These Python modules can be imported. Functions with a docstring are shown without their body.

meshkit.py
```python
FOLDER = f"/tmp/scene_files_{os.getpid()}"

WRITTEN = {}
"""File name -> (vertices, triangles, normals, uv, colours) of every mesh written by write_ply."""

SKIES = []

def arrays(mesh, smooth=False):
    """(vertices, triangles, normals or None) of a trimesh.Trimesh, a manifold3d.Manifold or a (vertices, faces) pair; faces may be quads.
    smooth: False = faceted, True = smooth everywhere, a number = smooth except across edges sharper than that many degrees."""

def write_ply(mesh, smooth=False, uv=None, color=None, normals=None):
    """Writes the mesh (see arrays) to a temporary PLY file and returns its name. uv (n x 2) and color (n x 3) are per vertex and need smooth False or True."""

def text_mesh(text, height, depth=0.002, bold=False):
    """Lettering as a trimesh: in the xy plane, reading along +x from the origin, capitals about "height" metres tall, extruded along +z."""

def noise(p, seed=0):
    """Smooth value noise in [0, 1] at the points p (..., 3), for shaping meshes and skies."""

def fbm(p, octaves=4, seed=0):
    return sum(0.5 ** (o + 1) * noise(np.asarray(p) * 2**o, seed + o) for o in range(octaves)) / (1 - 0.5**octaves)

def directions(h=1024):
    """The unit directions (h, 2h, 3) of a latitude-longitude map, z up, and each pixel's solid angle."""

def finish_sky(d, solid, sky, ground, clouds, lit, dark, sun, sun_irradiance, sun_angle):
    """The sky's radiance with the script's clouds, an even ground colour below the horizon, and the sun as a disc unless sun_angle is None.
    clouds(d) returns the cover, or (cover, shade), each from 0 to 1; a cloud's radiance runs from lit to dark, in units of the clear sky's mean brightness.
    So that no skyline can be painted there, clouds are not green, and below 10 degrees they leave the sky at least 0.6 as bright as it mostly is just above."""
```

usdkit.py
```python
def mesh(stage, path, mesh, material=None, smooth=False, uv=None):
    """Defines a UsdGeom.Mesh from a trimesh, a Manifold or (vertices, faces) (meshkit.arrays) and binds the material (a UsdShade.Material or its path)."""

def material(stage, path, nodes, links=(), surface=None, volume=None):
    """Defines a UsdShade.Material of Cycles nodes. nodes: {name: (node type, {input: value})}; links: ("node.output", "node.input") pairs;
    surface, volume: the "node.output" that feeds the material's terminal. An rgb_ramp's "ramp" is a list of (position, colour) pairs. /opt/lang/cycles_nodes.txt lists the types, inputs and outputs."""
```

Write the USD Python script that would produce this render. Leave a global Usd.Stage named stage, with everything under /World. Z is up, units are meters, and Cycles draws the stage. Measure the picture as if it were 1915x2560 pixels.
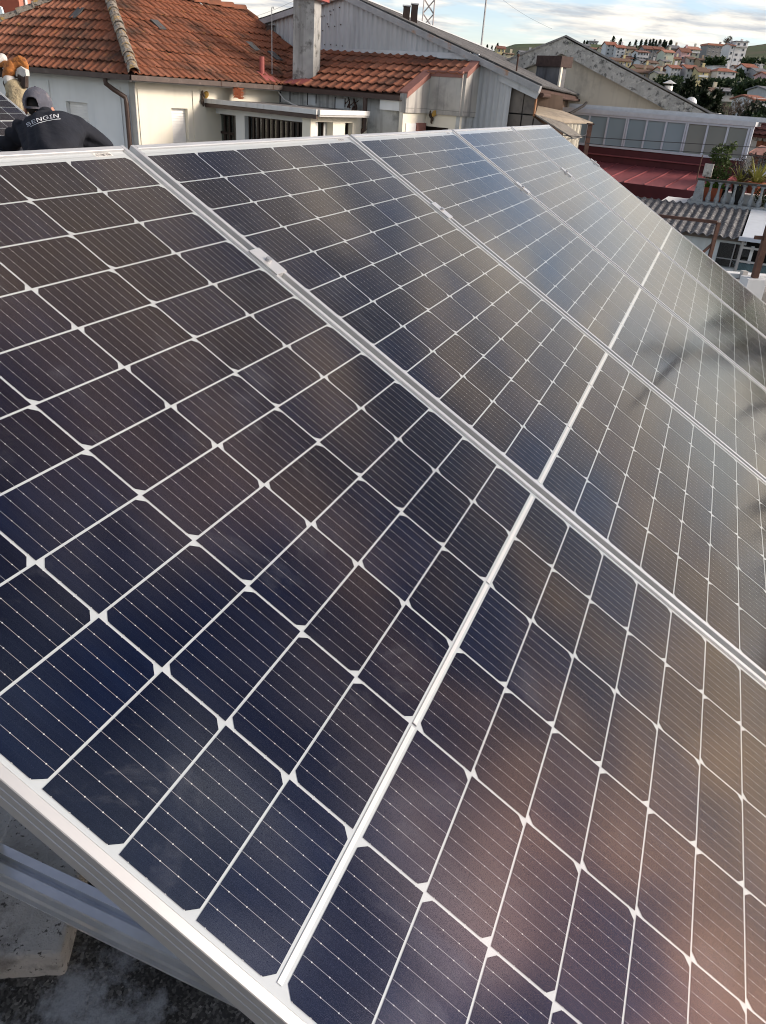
import math, random
import numpy as np, trimesh, shapely
from shapely.geometry import Polygon, Point, box as sbox
import manifold3d as m3
from pxr import Usd, UsdGeom, UsdLux, UsdShade, Sdf, Gf
import usdkit, meshkit

random.seed(7)
rng = np.random.default_rng(11)
stage = Usd.Stage.CreateInMemory()
UsdGeom.SetStageUpAxis(stage, UsdGeom.Tokens.z)
UsdGeom.SetStageMetersPerUnit(stage, 1.0)
UsdGeom.Xform.Define(stage, '/World')
UsdGeom.Scope.Define(stage, '/World/Looks')

# ------------------------------------------------------------------ camera (eye at the origin, z up)
F_PX, W_PX, H_PX = 1905.0, 1915.0, 2560.0
WC = np.array([[0.9971767992148857, 0.07508948733048683, 0.0],
               [0.03632752569789225, -0.4824239329186781, 0.8751842433590449],
               [0.06571713615355068, -0.8727134225160738, -0.4837897685731441]])   # columns: right, down, forward
cam = UsdGeom.Camera.Define(stage, '/World/camera')
cam.CreateHorizontalApertureAttr(36.0)
cam.CreateVerticalApertureAttr(36.0 * H_PX / W_PX)
cam.CreateFocalLengthAttr(36.0 * F_PX / W_PX)
cam.CreateClippingRangeAttr(Gf.Vec2f(0.02, 5000))
r_, d_, f_ = WC.T
cam.AddTransformOp().Set(Gf.Matrix4d(*r_, 0, *(-d_), 0, *(-f_), 0, 0, 0, 0, 1))
cam.CreateExposureAttr(EXPOSURE := 1.0)

# ------------------------------------------------------------------ sky and sun
SUN_AZ, SUN_EL = math.radians(98), math.radians(22)
sun_dir = np.array([math.cos(SUN_EL) * math.sin(SUN_AZ), math.cos(SUN_EL) * math.cos(SUN_AZ), math.sin(SUN_EL)])
sun = UsdLux.DistantLight.Define(stage, '/World/sun')
sun.CreateIntensityAttr(0.62); sun.CreateAngleAttr(15.0); sun.CreateNormalizeAttr(True)
sun.CreateColorAttr(Gf.Vec3f(1.0, 0.87, 0.74))
zax = sun_dir; xax = np.cross([0, 0, 1.0], zax); xax /= np.linalg.norm(xax); yax = np.cross(zax, xax)
sun.AddTransformOp().Set(Gf.Matrix4d(*xax, 0, *yax, 0, *zax, 0, 0, 0, 0, 1))
dome = UsdLux.DomeLight.Define(stage, '/World/sky')
dome.GetPrim().SetCustomDataByKey('kind', 'structure')
N, L = {}, []
def nd(name, kind, **kw): N[name] = (kind, kw); return name
nd('tc', 'texture_coordinate'); nd('sep', 'separate_xyz'); L.append(('tc.generated', 'sep.vector'))
nd('zmax', 'math', math_type='maximum', value2=0.0); L.append(('sep.z', 'zmax.value1'))
nd('zadd', 'math', math_type='add', value2=0.16); L.append(('zmax.value', 'zadd.value1'))
for a in 'xy':
    nd('d' + a, 'math', math_type='divide'); L += [('sep.' + a, f'd{a}.value1'), ('zadd.value', f'd{a}.value2')]
nd('cmb', 'combine_xyz', z=0.0); L += [('dx.value', 'cmb.x'), ('dy.value', 'cmb.y')]
nd('mp', 'mapping', location=(12.3, 8.1, 0.4), rotation=(0, 0, 1.75), scale=(1.15, 2.3, 1)); L.append(('cmb.vector', 'mp.vector'))
nd('n1', 'noise_texture', scale=1.3, detail=7.0, roughness=0.58, distortion=0.3); L.append(('mp.vector', 'n1.vector'))
nd('r1', 'rgb_ramp', ramp=[(0.0, (0.03, 0.03, 0.03)), (0.42, (0.09, 0.09, 0.09)), (0.49, (0.5, 0.5, 0.5)), (0.57, (0.92, 0.92, 0.92)), (0.68, (1, 1, 1)), (1, (1, 1, 1))])
nd('zs', 'math', math_type='multiply_add', value2=-0.15, value3=0.035); L.append(('zmax.value', 'zs.value1'))
nd('n3', 'noise_texture', scale=0.55, detail=2.0, roughness=0.4); L.append(('mp.vector', 'n3.vector'))
nd('n3s', 'math', math_type='multiply_add', value2=0.46, value3=-0.23); L.append(('n3.fac', 'n3s.value1'))
nd('cv0', 'math', math_type='add'); L += [('n3s.value', 'cv0.value1'), ('zs.value', 'cv0.value2')]
nd('cov', 'math', math_type='add'); L += [('n1.fac', 'cov.value1'), ('cv0.value', 'cov.value2'), ('cov.value', 'r1.fac')]
nd('n2', 'noise_texture', scale=2.6, detail=5.0, roughness=0.6, distortion=0.2); L.append(('mp.vector', 'n2.vector'))
nd('r2', 'rgb_ramp', ramp=[(0.0, (2.4, 2.6, 2.9)), (0.38, (3.1, 3.2, 3.4)), (0.50, (4.8, 4.6, 4.3)), (0.60, (6.0, 5.7, 5.1)), (1, (6.6, 6.1, 5.4))])
L.append(('n2.fac', 'r2.fac'))
# clouds thin out the light near the veiled sun: brighter and warmer around it
nd('dt', 'vector_math', math_type='dot_product', vector2=tuple(map(float, sun_dir))); L.append(('tc.generated', 'dt.vector1'))
nd('dm', 'math', math_type='maximum', value2=0.0); L.append(('dt.value', 'dm.value1'))
nd('dp', 'math', math_type='power', value2=9.0); L.append(('dm.value', 'dp.value1'))
nd('gr', 'rgb_ramp', ramp=[(0.0, (1, 1, 1)), (0.03, (1.2, 1.18, 1.12)), (0.06, (1.9, 1.8, 1.6)), (0.16, (2.8, 2.6, 2.3)), (0.42, (4.6, 3.8, 3.4)), (0.8, (6.4, 4.9, 4.4)), (1.0, (6.4, 5.0, 4.2))]); L.append(('dp.value', 'gr.fac'))
nd('cg', 'mix', mix_type='multiply', fac=1.0); L += [('r2.color', 'cg.color1'), ('gr.color', 'cg.color2')]
nd('sky', 'sky_texture', sky_type='single_scattering', sun_disc=False, sun_elevation=SUN_EL, sun_rotation=SUN_AZ, altitude=150.0, air_density=1.0, aerosol_density=0.8, ozone_density=1.0)
nd('tr', 'rgb_ramp', ramp=[(0.0, (1.06, 1.02, 1.18)), (0.22, (0.90, 0.93, 1.10)), (0.45, (0.30, 0.34, 0.45)), (0.8, (0.19, 0.26, 0.40)), (1, (0.19, 0.26, 0.40))]); L.append(('zmax.value', 'tr.fac'))
nd('tint', 'mix', mix_type='multiply', fac=1.0); L += [('sat.color', 'tint.color1'), ('tr.color', 'tint.color2')]
nd('sat', 'hsv', saturation=1.1, value=1.0)
nd('mx', 'mix', mix_type='mix'); L += [('r1.color', 'mx.fac'), ('sky.color', 'sat.color'), ('tint.color', 'mx.color1'), ('cg.color', 'mx.color2')]
nd('bg', 'background_shader', strength=0.1); L.append(('mx.color', 'bg.color'))
sky_m = usdkit.material(stage, '/World/Looks/sky', N, L, surface='bg.background')
UsdShade.MaterialBindingAPI.Apply(dome.GetPrim()).Bind(sky_m)

# ------------------------------------------------------------------ helpers
def ray(px, py):
    d = WC @ np.array([(px - W_PX / 2) / F_PX, (py - H_PX / 2) / F_PX, 1.0]); return d / d[1]
def P(px, py, Y): return ray(px, py) * Y
def hit(px, py, O, n):
    r = ray(px, py); return r * ((O @ n) / (r @ n))
def hor(x):
    dn = -WC[2]; return H_PX / 2 - F_PX * (dn[2] + dn[0] * (x - W_PX / 2) / F_PX) / dn[1]
def unit(v): v = np.asarray(v, float); return v / np.linalg.norm(v)
used, offs = {}, {}
def path_of(parent, name):
    base = (str(parent.GetPath()) if parent is not None else '/World') + '/' + name
    k = used.get(base, 0); used[base] = k + 1
    return base if k == 0 else f'{base}_{k:03d}'
def data(prim, **kw):
    for k, v in kw.items():
        if v: prim.SetCustomDataByKey(k, v)
def thing(name, label, cat, loc=(0, 0, 0), group=None, kind=None):
    x = UsdGeom.Xform.Define(stage, path_of(None, name)); x.AddTranslateOp().Set(Gf.Vec3d(*map(float, loc)))
    p = x.GetPrim(); data(p, label=label, category=cat, group=group, kind=kind)
    offs[str(p.GetPath())] = np.asarray(loc, float)
    return p
def obj(name, mesh, m, parent=None, label=None, cat=None, group=None, kind=None, smooth=False):
    off = offs.get(str(parent.GetPath()), np.zeros(3)) if parent is not None else np.zeros(3)
    v, f = (mesh.vertices, mesh.faces) if hasattr(mesh, 'faces') else mesh[:2]
    q = usdkit.mesh(stage, path_of(parent, name), (np.asarray(v) - off, np.asarray(f)), m, smooth=smooth)
    p = q.GetPrim(); data(p, label=label, category=cat, group=group, kind=kind)
    offs[str(p.GetPath())] = off
    return p
def cat(ms): return trimesh.util.concatenate([trimesh.Trimesh(np.asarray(a.vertices), np.asarray(a.faces), process=False) for a in ms])
def frame_mesh(m, O, a, b, c):
    T = np.eye(4); T[:3, 0], T[:3, 1], T[:3, 2], T[:3, 3] = a, b, c, O
    m = m.copy(); m.apply_transform(T); return m
def bx(x0, x1, y0, y1, z0, z1):
    return trimesh.creation.box(bounds=[[min(x0, x1), min(y0, y1), min(z0, z1)], [max(x0, x1), max(y0, y1), max(z0, z1)]])
def rbox(sx, sy, sz, r=0.01):
    s = m3.Manifold.sphere(r, 8); out = []
    for i in (-1, 1):
        for j in (-1, 1):
            for k in (-1, 1): out.append(s.translate((i * (sx / 2 - r), j * (sy / 2 - r), k * (sz / 2 - r))))
    h = m3.Manifold.batch_hull(out).to_mesh(); return trimesh.Trimesh(np.array(h.vert_properties)[:, :3], np.array(h.tri_verts))
def beam(p, q, w, h, up=(0, 0, 1)):
    p, q = np.asarray(p, float), np.asarray(q, float); d = q - p; n = np.linalg.norm(d); d /= n
    s = np.cross(d, up); s = unit(s) if np.linalg.norm(s) > 1e-6 else np.array([1.0, 0, 0]); t = np.cross(s, d)
    return frame_mesh(bx(0, n, -w / 2, w / 2, -h / 2, h / 2), p, d, s, np.cross(d, s))
def tube(pts, r, sides=8):
    pts = np.asarray(pts, float); n = len(pts); r = np.broadcast_to(r, (n,))
    t = np.gradient(pts, axis=0); t /= np.linalg.norm(t, axis=1, keepdims=True) + 1e-12
    ref = np.array([0, 0, 1.0]) if abs(t[:, 2]).mean() < .8 else np.array([1.0, 0, 0])
    a = np.cross(t, ref); a /= np.linalg.norm(a, axis=1, keepdims=True) + 1e-12; b = np.cross(t, a)
    g = np.arange(sides) * 2 * np.pi / sides
    v = pts[:, None] + r[:, None, None] * (np.cos(g)[None, :, None] * a[:, None] + np.sin(g)[None, :, None] * b[:, None])
    F = []
    for i in range(n - 1):
        for j in range(sides):
            k = (j + 1) % sides; A, B, C, D = i * sides + j, i * sides + k, (i + 1) * sides + k, (i + 1) * sides + j
            F += [(A, C, B), (A, D, C)]
    v = v.reshape(-1, 3); v = np.vstack([v, pts[0], pts[-1]])
    for j in range(sides):
        k = (j + 1) % sides; F += [(n * sides, j, k), (n * sides + 1, (n - 1) * sides + k, (n - 1) * sides + j)]
    return trimesh.Trimesh(v, np.array(F), process=False)
def prism(pts, vec):
    """closed solid: a planar outline of 3-D points pushed along vec"""
    pts = np.asarray(pts, float); vec = np.asarray(vec, float)
    n = np.zeros(3)
    for i in range(len(pts)): n += np.cross(pts[i] - pts[0], pts[(i + 1) % len(pts)] - pts[0])
    n = unit(n); a = unit(pts[1] - pts[0]); b = np.cross(n, a)
    p2 = np.c_[(pts - pts[0]) @ a, (pts - pts[0]) @ b]
    _, tri = trimesh.creation.triangulate_polygon(Polygon(p2), engine='earcut')
    k = len(pts)
    v2, tri = trimesh.creation.triangulate_polygon(Polygon(p2), engine='earcut')
    base = pts[0] + v2[:, :1] * a + v2[:, 1:] * b
    m = trimesh.Trimesh(np.vstack([base, base + vec]), np.vstack([tri[:, ::-1], tri + len(base)]), process=False)
    side_v = np.vstack([pts, pts + vec]); F = []
    for i in range(k):
        j = (i + 1) % k; F += [(i, j, j + k), (i, j + k, i + k)]
    s = trimesh.Trimesh(side_v, np.array(F), process=False)
    o = cat([m, s])
    if vec @ n < 0: o.invert()
    return o
def patch(pts, th):
    """thin sheet through points that need not be coplanar"""
    p = np.asarray(pts, float); k = len(p); q = p - [0, 0, th]; F = [(0, i, i + 1) for i in range(1, k - 1)] + [(k, k + i + 1, k + i) for i in range(1, k - 1)]
    for i in range(k): j = (i + 1) % k; F += [(i, i + k, j + k), (i, j + k, j)]
    return trimesh.Trimesh(np.vstack([p, q]), np.array(F), process=False)
class VP:
    """a vertical plane through A (left) and B (right)"""
    def __init__(self, A, B):
        self.A = np.array([A[0], A[1], 0.0]); d = np.array([B[0] - A[0], B[1] - A[1], 0.0]); self.len = np.linalg.norm(d); self.s = d / self.len
        self.n = np.cross(self.s, [0, 0, 1.0])
    def hit(self, px, py, off=0): return hit(px, py, self.A + self.n * off, self.n)
    def sz(self, px, py, off=0):
        h = self.hit(px, py, off); return np.array([(h - self.A) @ self.s, h[2]])
    def at(self, s, z, off=0): return self.A + self.s * s + np.array([0, 0, z]) + self.n * off
    def poly(self, pg, off0, off1):
        return frame_mesh(trimesh.creation.extrude_polygon(pg, off1 - off0, engine='earcut'), self.A + self.n * off0, self.s, np.array([0, 0, 1.0]), self.n)
    def rect(self, s0, s1, z0, z1, off0, off1): return frame_mesh(bx(s0, s1, z0, z1, off0, off1), self.A, self.s, np.array([0, 0, 1.0]), self.n)
    def box(self, x0, y0, x1, y1, off0, off1):
        a, b = self.sz(x0, y0), self.sz(x1, y1); return self.rect(a[0], b[0], a[1], b[1], off0, off1)
    def shift(self, off): return VP(self.A + self.n * off, self.A + self.n * off + self.s * self.len)

# ------------------------------------------------------------------ materials
def mat(name, col, rough=0.7, var=0.18, scale=3.0, bump=0.0, bscale=60.0, metal=0.0, spec=0.3, blots=None, streak=None, coat=0.0, rand=0.0, space='position'):
    """plain surface: two-scale tone noise, optional blotches [(colour, scale, threshold, softness)], vertical streaks (colour, amount), fine relief"""
    c = np.array(col, float); N, L = {}, []
    src = 'g.position' if space == 'position' else 'tc.object'
    N['g'] = ('geometry', {}) if space == 'position' else None
    if N['g'] is None: del N['g']; N['tc'] = ('texture_coordinate', {})
    N['n0'] = ('noise_texture', {'scale': scale, 'detail': 6.0, 'roughness': 0.6}); L.append((src, 'n0.vector'))
    N['r0'] = ('rgb_ramp', {'ramp': [(0.25, c * (1 - var)), (0.5, c), (0.75, np.minimum(c * (1 + var), 0.95))]}); L.append(('n0.fac', 'r0.fac'))
    out = 'r0.color'
    for i, (bc, bs, th, so) in enumerate(blots or []):
        N[f'b{i}'] = ('noise_texture', {'scale': bs, 'detail': 7.0, 'roughness': 0.65}); L.append((src, f'b{i}.vector'))
        N[f'm{i}'] = ('map_range', {'from_min': th, 'from_max': th + so, 'to_min': 0.0, 'to_max': 1.0, 'clamp': True}); L.append((f'b{i}.fac', f'm{i}.value'))
        N[f'x{i}'] = ('mix', {'mix_type': 'mix', 'color2': bc}); L += [(f'm{i}.result', f'x{i}.fac'), (out, f'x{i}.color1')]; out = f'x{i}.color'
    if streak:
        sc, amt = streak
        N['sm'] = ('mapping', {'scale': (5.0, 5.0, 0.35)}); L.append((src, 'sm.vector'))
        N['sn'] = ('noise_texture', {'scale': 1.3, 'detail': 6.0, 'roughness': 0.6}); L.append(('sm.vector', 'sn.vector'))
        N['sr'] = ('map_range', {'from_min': 0.5, 'from_max': 0.72, 'to_min': 0.0, 'to_max': amt, 'clamp': True}); L.append(('sn.fac', 'sr.value'))
        N['sx'] = ('mix', {'mix_type': 'mix', 'color2': sc}); L += [('sr.result', 'sx.fac'), (out, 'sx.color1')]; out = 'sx.color'
    if rand:
        N['oi'] = ('object_info', {}); N['rr'] = ('map_range', {'from_min': 0.0, 'from_max': 1.0, 'to_min': 1 - rand, 'to_max': 1 + rand}); L.append(('oi.random', 'rr.value'))
        N['hv'] = ('hsv', {'saturation': 1.0}); L += [('rr.result', 'hv.value'), (out, 'hv.color')]; out = 'hv.color'
    N['p'] = ('principled_bsdf', {'roughness': rough, 'metallic': metal, 'specular_ior_level': spec, 'coat_weight': coat}); L.append((out, 'p.base_color'))
    if bump:
        N['bn'] = ('noise_texture', {'scale': bscale, 'detail': 5.0, 'roughness': 0.6}); L.append((src, 'bn.vector'))
        N['bp'] = ('bump', {'strength': bump, 'distance': 0.6 / bscale}); L += [('bn.fac', 'bp.height'), ('bp.normal', 'p.normal')]
    return usdkit.material(stage, '/World/Looks/' + name, N, L, surface='p.BSDF')
# ================================================================== solar array
PU, PV, PN = np.array([0.34155759, 0.93986085, 0.0]), np.array([0.81229805, -0.29519962, -0.50301995]), np.array([0.47276875, -0.17181028, 0.8642748])
EYE = np.array([-0.30064156, 0.86902746, 0.654148])      # the eye in array coordinates (across, down the slope, above the glass)
def arr(u, v, h=0.0): return PU * (u - EYE[0]) + PV * (v - EYE[1]) + PN * (h - EYE[2])
PW, PL, PITCH = 1.038, 2.094, 1.0593
CPU_, CPV = 0.16757, 0.08458        # cell pitch
CW, CH, CG = 0.1645, 0.0817, 0.0050

alu = mat('anodised_aluminium', (0.60, 0.615, 0.63), rough=0.36, var=0.06, scale=9, metal=0.7, spec=0.5)
alu_rail = mat('mill_aluminium', (0.80, 0.81, 0.82), rough=0.26, var=0.12, scale=14, metal=0.72, spec=0.5)
backsheet_m = mat('white_backsheet', (0.42, 0.46, 0.49), rough=0.5, var=0.03, scale=4)
ribbon_m = mat('tinned_ribbon', (0.66, 0.67, 0.67), rough=0.35, var=0.05, scale=20, metal=0.35)
label_m = mat('label_paper', (0.72, 0.72, 0.70), rough=0.6, var=0.03)
ink_m = mat('label_ink', (0.10, 0.10, 0.11), rough=0.6, var=0.03)
# silicon cell: deep blue wafer, fine fingers, nine wires with solder dots
def cell_material():
    N, L = {}, []
    def math_(n, t, a, b=None, v2=None, **k):
        N[n] = ('math', {'math_type': t, **({'value2': v2} if v2 is not None else {}), **k}); L.append((a, n + '.value1'))
        if b: L.append((b, n + '.value2'))
        return n + '.value'
    N['tc'] = ('texture_coordinate', {}); N['s'] = ('separate_xyz', {}); L.append(('tc.object', 's.vector'))
    bus = CW / 9
    def near(n, src, pitch, half, phase=0.0):
        a = math_(n + 'a', 'add', src, v2=phase + 100 * pitch); b = math_(n + 'b', 'floored_modulo', a, v2=pitch)
        c = math_(n + 'c', 'subtract', b, v2=pitch / 2); d = math_(n + 'd', 'absolute', c); return math_(n + 'e', 'less_than', d, v2=half)
    wire = near('w', 's.x', bus, 0.00019, 0.0)
    dash = near('h', 's.x', bus, 0.00016, bus / 2)
    dashy = near('k', 's.y', 0.0022, 0.0006)
    dash = math_('dm', 'multiply', dash, dashy)
    dotx = near('dx', 's.x', bus, 0.0006, 0.0); doty = near('dy', 's.y', 0.0205, 0.0006, 0.0)
    dot = math_('dt', 'multiply', dotx, doty)
    fing = near('f', 's.y', 0.00136, 0.00009)
    N['oi'] = ('object_info', {}); N['tone'] = ('rgb_ramp', {'ramp': [(0, (0.0010, 0.0018, 0.0066)), (0.5, (0.0014, 0.0027, 0.0100)), (1, (0.0020, 0.0042, 0.0155))]}); L.append(('oi.random', 'tone.fac'))
    N['nz'] = ('noise_texture', {'scale': 34.0, 'detail': 3.0}); N['nm'] = ('mapping', {'scale': (1.0, 0.3, 1.0)}); L += [('tc.object', 'nm.vector'), ('nm.vector', 'nz.vector')]
    N['nr'] = ('rgb_ramp', {'ramp': [(0.3, (0.65, 0.62, 0.72)), (0.7, (1.5, 1.55, 1.45))]}); L.append(('nz.fac', 'nr.fac'))
    N['tm'] = ('mix', {'mix_type': 'multiply', 'fac': 1.0}); L += [('tone.color', 'tm.color1'), ('nr.color', 'tm.color2')]
    out = 'tm.color'
    for n, src, colr, amt in (('da', dash, (0.10, 0.11, 0.16), 0.10), ('wi', wire, (0.45, 0.45, 0.47), 0.7), ('do', dot, (0.7, 0.7, 0.7), 0.7)):
        f = math_('q' + n, 'multiply', src, v2=amt)
        N['c' + n] = ('mix', {'mix_type': 'mix', 'color2': colr}); L += [(f, f'c{n}.fac'), (out, f'c{n}.color1')]; out = f'c{n}.color'
    N['p'] = ('principled_bsdf', {'roughness': 0.5, 'specular_ior_level': 0.03, 'specular_tint': (0.3, 0.45, 1.0)}); L.append((out, 'p.base_color'))
    return usdkit.material(stage, '/World/Looks/silicon_cell', N, L, surface='p.BSDF')
cell_m = cell_material()
# textured solar glass: mostly clear, a soft Fresnel reflection with the violet-brown cast of its coating
glass_m = usdkit.material(stage, '/World/Looks/solar_glass', {
    'g': ('geometry', {}), 'lw': ('layer_weight', {'blend': 0.5}), 'p5': ('math', {'math_type': 'power', 'value2': 5.0}), 'sch': ('math', {'math_type': 'multiply_add', 'value2': 0.945, 'value3': 0.055}),
    'tint': ('rgb_ramp', {'ramp': [(0.0, (0.45, 0.66, 1.0)), (0.18, (0.60, 0.68, 0.95)), (0.34, (1.0, 0.72, 0.70)), (0.5, (1.0, 0.76, 0.60)), (0.75, (1, 0.92, 0.81)), (1, (1, 0.98, 0.94))]}),
    'd': ('noise_texture', {'scale': 2.2, 'detail': 6.0, 'roughness': 0.7}), 'dr': ('map_range', {'from_min': 0.35, 'from_max': 0.7, 'to_min': 0.09, 'to_max': 0.13, 'clamp': True}),
    'du': ('noise_texture', {'scale': 5.5, 'detail': 9.0, 'roughness': 0.75, 'distortion': 0.8}), 'dm': ('map_range', {'from_min': 0.56, 'from_max': 0.78, 'to_min': 0.0, 'to_max': 0.04, 'clamp': True}), 'df': ('diffuse_bsdf', {'color': (0.55, 0.6, 0.68)}), 'm0': ('mix_closure', {}), 't': ('transparent_bsdf', {'color': (0.97, 0.98, 0.98)}), 'gl': ('glossy_bsdf', {'distribution': 'multi_ggx'}), 'mx': ('mix_closure', {})},
    [('g.position', 'd.vector'), ('d.fac', 'dr.value'), ('dr.result', 'gl.roughness'), ('lw.facing', 'tint.fac'), ('tint.color', 'gl.color'), ('lw.facing', 'p5.value1'), ('p5.value', 'sch.value1'),
     ('sch.value', 'mx.fac'), ('g.position', 'du.vector'), ('du.fac', 'dm.value'), ('dm.result', 'm0.fac'), ('t.BSDF', 'm0.closure1'), ('df.BSDF', 'm0.closure2'), ('m0.closure', 'mx.closure1'), ('gl.BSDF', 'mx.closure2')], surface='mx.closure')

def cell_mesh(flip):
    ch = 0.0095; hx, hy = CW / 2, CH / 2; sg = -1 if flip else 1
    out = [(-hx, -hy * sg), (hx, -hy * sg), (hx, (hy - ch) * sg), (hx - ch, hy * sg), (-hx + ch, hy * sg), (-hx, (hy - ch) * sg)]
    if flip: out = out[::-1]
    v = np.array([(x, y, 0.0) for x, y in out]); return trimesh.Trimesh(v, np.array([(0, i, i + 1) for i in range(1, 5)]), process=False)
# frame profile: a hollow-looking lipped channel swept along each side
def channel(length, w=0.0105, h=0.035):
    # grooves on the outer face
    pts = [(0.0008, 0), (0, -0.0008), (0, -0.009), (0.0007, -0.0095), (0.0007, -0.0115), (0, -0.012), (0, -0.020), (0.0007, -0.0205), (0.0007, -0.0225), (0, -0.023), (0, -h), (0.028, -h), (0.028, -h + 0.0018), (0.0018, -h + 0.0018), (0.0018, -0.0072), (w - 0.0008, -0.0072), (w, -0.0064), (w, -0.0008), (w - 0.0008, 0)]
    return trimesh.creation.extrude_polygon(Polygon(pts), length, engine='earcut')      # x inward, y up, z along
def build_panel(root):
    def sub(name, m, mt, parent=root, **k): return obj(name, m, mt, parent, **k)
    ex, ey, ez = np.eye(3)
    for O, inward, along, n in (((0, 0, 0), ex, ey, PL), ((PW, PL, 0), -ex, -ey, PL)):
        sub('frame_side', frame_mesh(channel(n), np.array(O, float), inward, ez, along) if np.dot(np.cross(inward, ez), along) > 0 else frame_mesh(channel(n), np.array(O, float) + along * n, inward, ez, -along), alu)
    for O, inward, along, n in (((0.0113, 0, 0), ey, ex, PW - 0.0226), ((0.0113, PL, 0), -ey, ex, PW - 0.0226)):
        sub('frame_end', frame_mesh(channel(n), np.array(O, float), inward, ez, along) if np.dot(np.cross(inward, ez), along) > 0 else frame_mesh(channel(n), np.array(O, float) + along * n, inward, ez, -along), alu)
    bs = sub('backsheet', bx(0.002, PW - 0.002, 0.002, PL - 0.002, -0.0070, -0.0056), backsheet_m)
    V, Fc = np.array([(0.0105, 0.0105, -0.0016), (PW - 0.0105, 0.0105, -0.0016), (PW - 0.0105, PL - 0.0105, -0.0016), (0.0105, PL - 0.0105, -0.0016)]), np.array([(0, 1, 2), (0, 2, 3)])
    sub('cover_glass', (V, Fc), glass_m)
    up, dn = cell_mesh(False), cell_mesh(True)
    for half in (1, -1):            # upper half (towards the top edge) and its mirror image
        for r in range(12):
            for c in range(6):
                x = PW / 2 + (c - 2.5) * CPU_; y = PL / 2 + half * (CG + (r + 0.5) * CPV)
                chamfer_up = (c % 2 == 1) == (half == 1)
                q = usdkit.mesh(stage, path_of(root, 'solar_cell'), up if chamfer_up else dn, cell_m)
                q.AddTranslateOp().Set(Gf.Vec3d(x, y, -0.0051))
    # centre busbar ribbons, one per pair of columns, and the thin ones at both ends
    for k, (c0, c1) in enumerate(((0, 2), (2, 4), (4, 6))):
        x0, x1 = PW / 2 + (c0 - 3) * CPU_ + 0.003, PW / 2 + (c1 - 3) * CPU_ - 0.003
        if k == 0: x0 += 0.003
        if k == 2: x1 -= 0.003
        sub('busbar_ribbon', bx(x0, x1, PL / 2 - 0.0026, PL / 2 + 0.0026, -0.0050, -0.0046), ribbon_m)
        sub('ribbon_joint', bx(x0 - 0.0020, x0 - 0.0006, PL / 2 - 0.0034, PL / 2 + 0.0034, -0.0050, -0.0047), ink_m) if k else None
    for yy in (0.0190, PL - 0.0190):
        for k in range(3):
            x0, x1 = PW / 2 + (2 * k - 3) * CPU_ + 0.006, PW / 2 + (2 * k - 1) * CPU_ - 0.006
            sub('end_ribbon', bx(x0, x1, yy - 0.0012, yy + 0.0012, -0.0050, -0.0047), backsheet_m)
    lb = sub('serial_label', bx(PW - 0.100, PW - 0.052, PL - 0.0215, PL - 0.0118, -0.0050, -0.0046), label_m)
    bars, x = [], PW - 0.0975
    r0 = random.Random(5)
    while x < PW - 0.056:
        w = r0.choice((0.0008, 0.0014, 0.0022, 0.003)); bars.append(bx(x, x + w, PL - 0.0205, PL - 0.0150, -0.0046, -0.0044)); x += w + r0.choice((0.0008, 0.0014, 0.002))
    for k in range(9): bars.append(bx(PW - 0.093 + k * 0.004, PW - 0.0905 + k * 0.004, PL - 0.0143, PL - 0.0128, -0.0046, -0.0044))
    obj('barcode', cat(bars), ink_m, lb)
def panel_matrix(O): return Gf.Matrix4d(*PU, 0, *(-PV), 0, *PN, 0, *map(float, O), 1)
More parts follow.
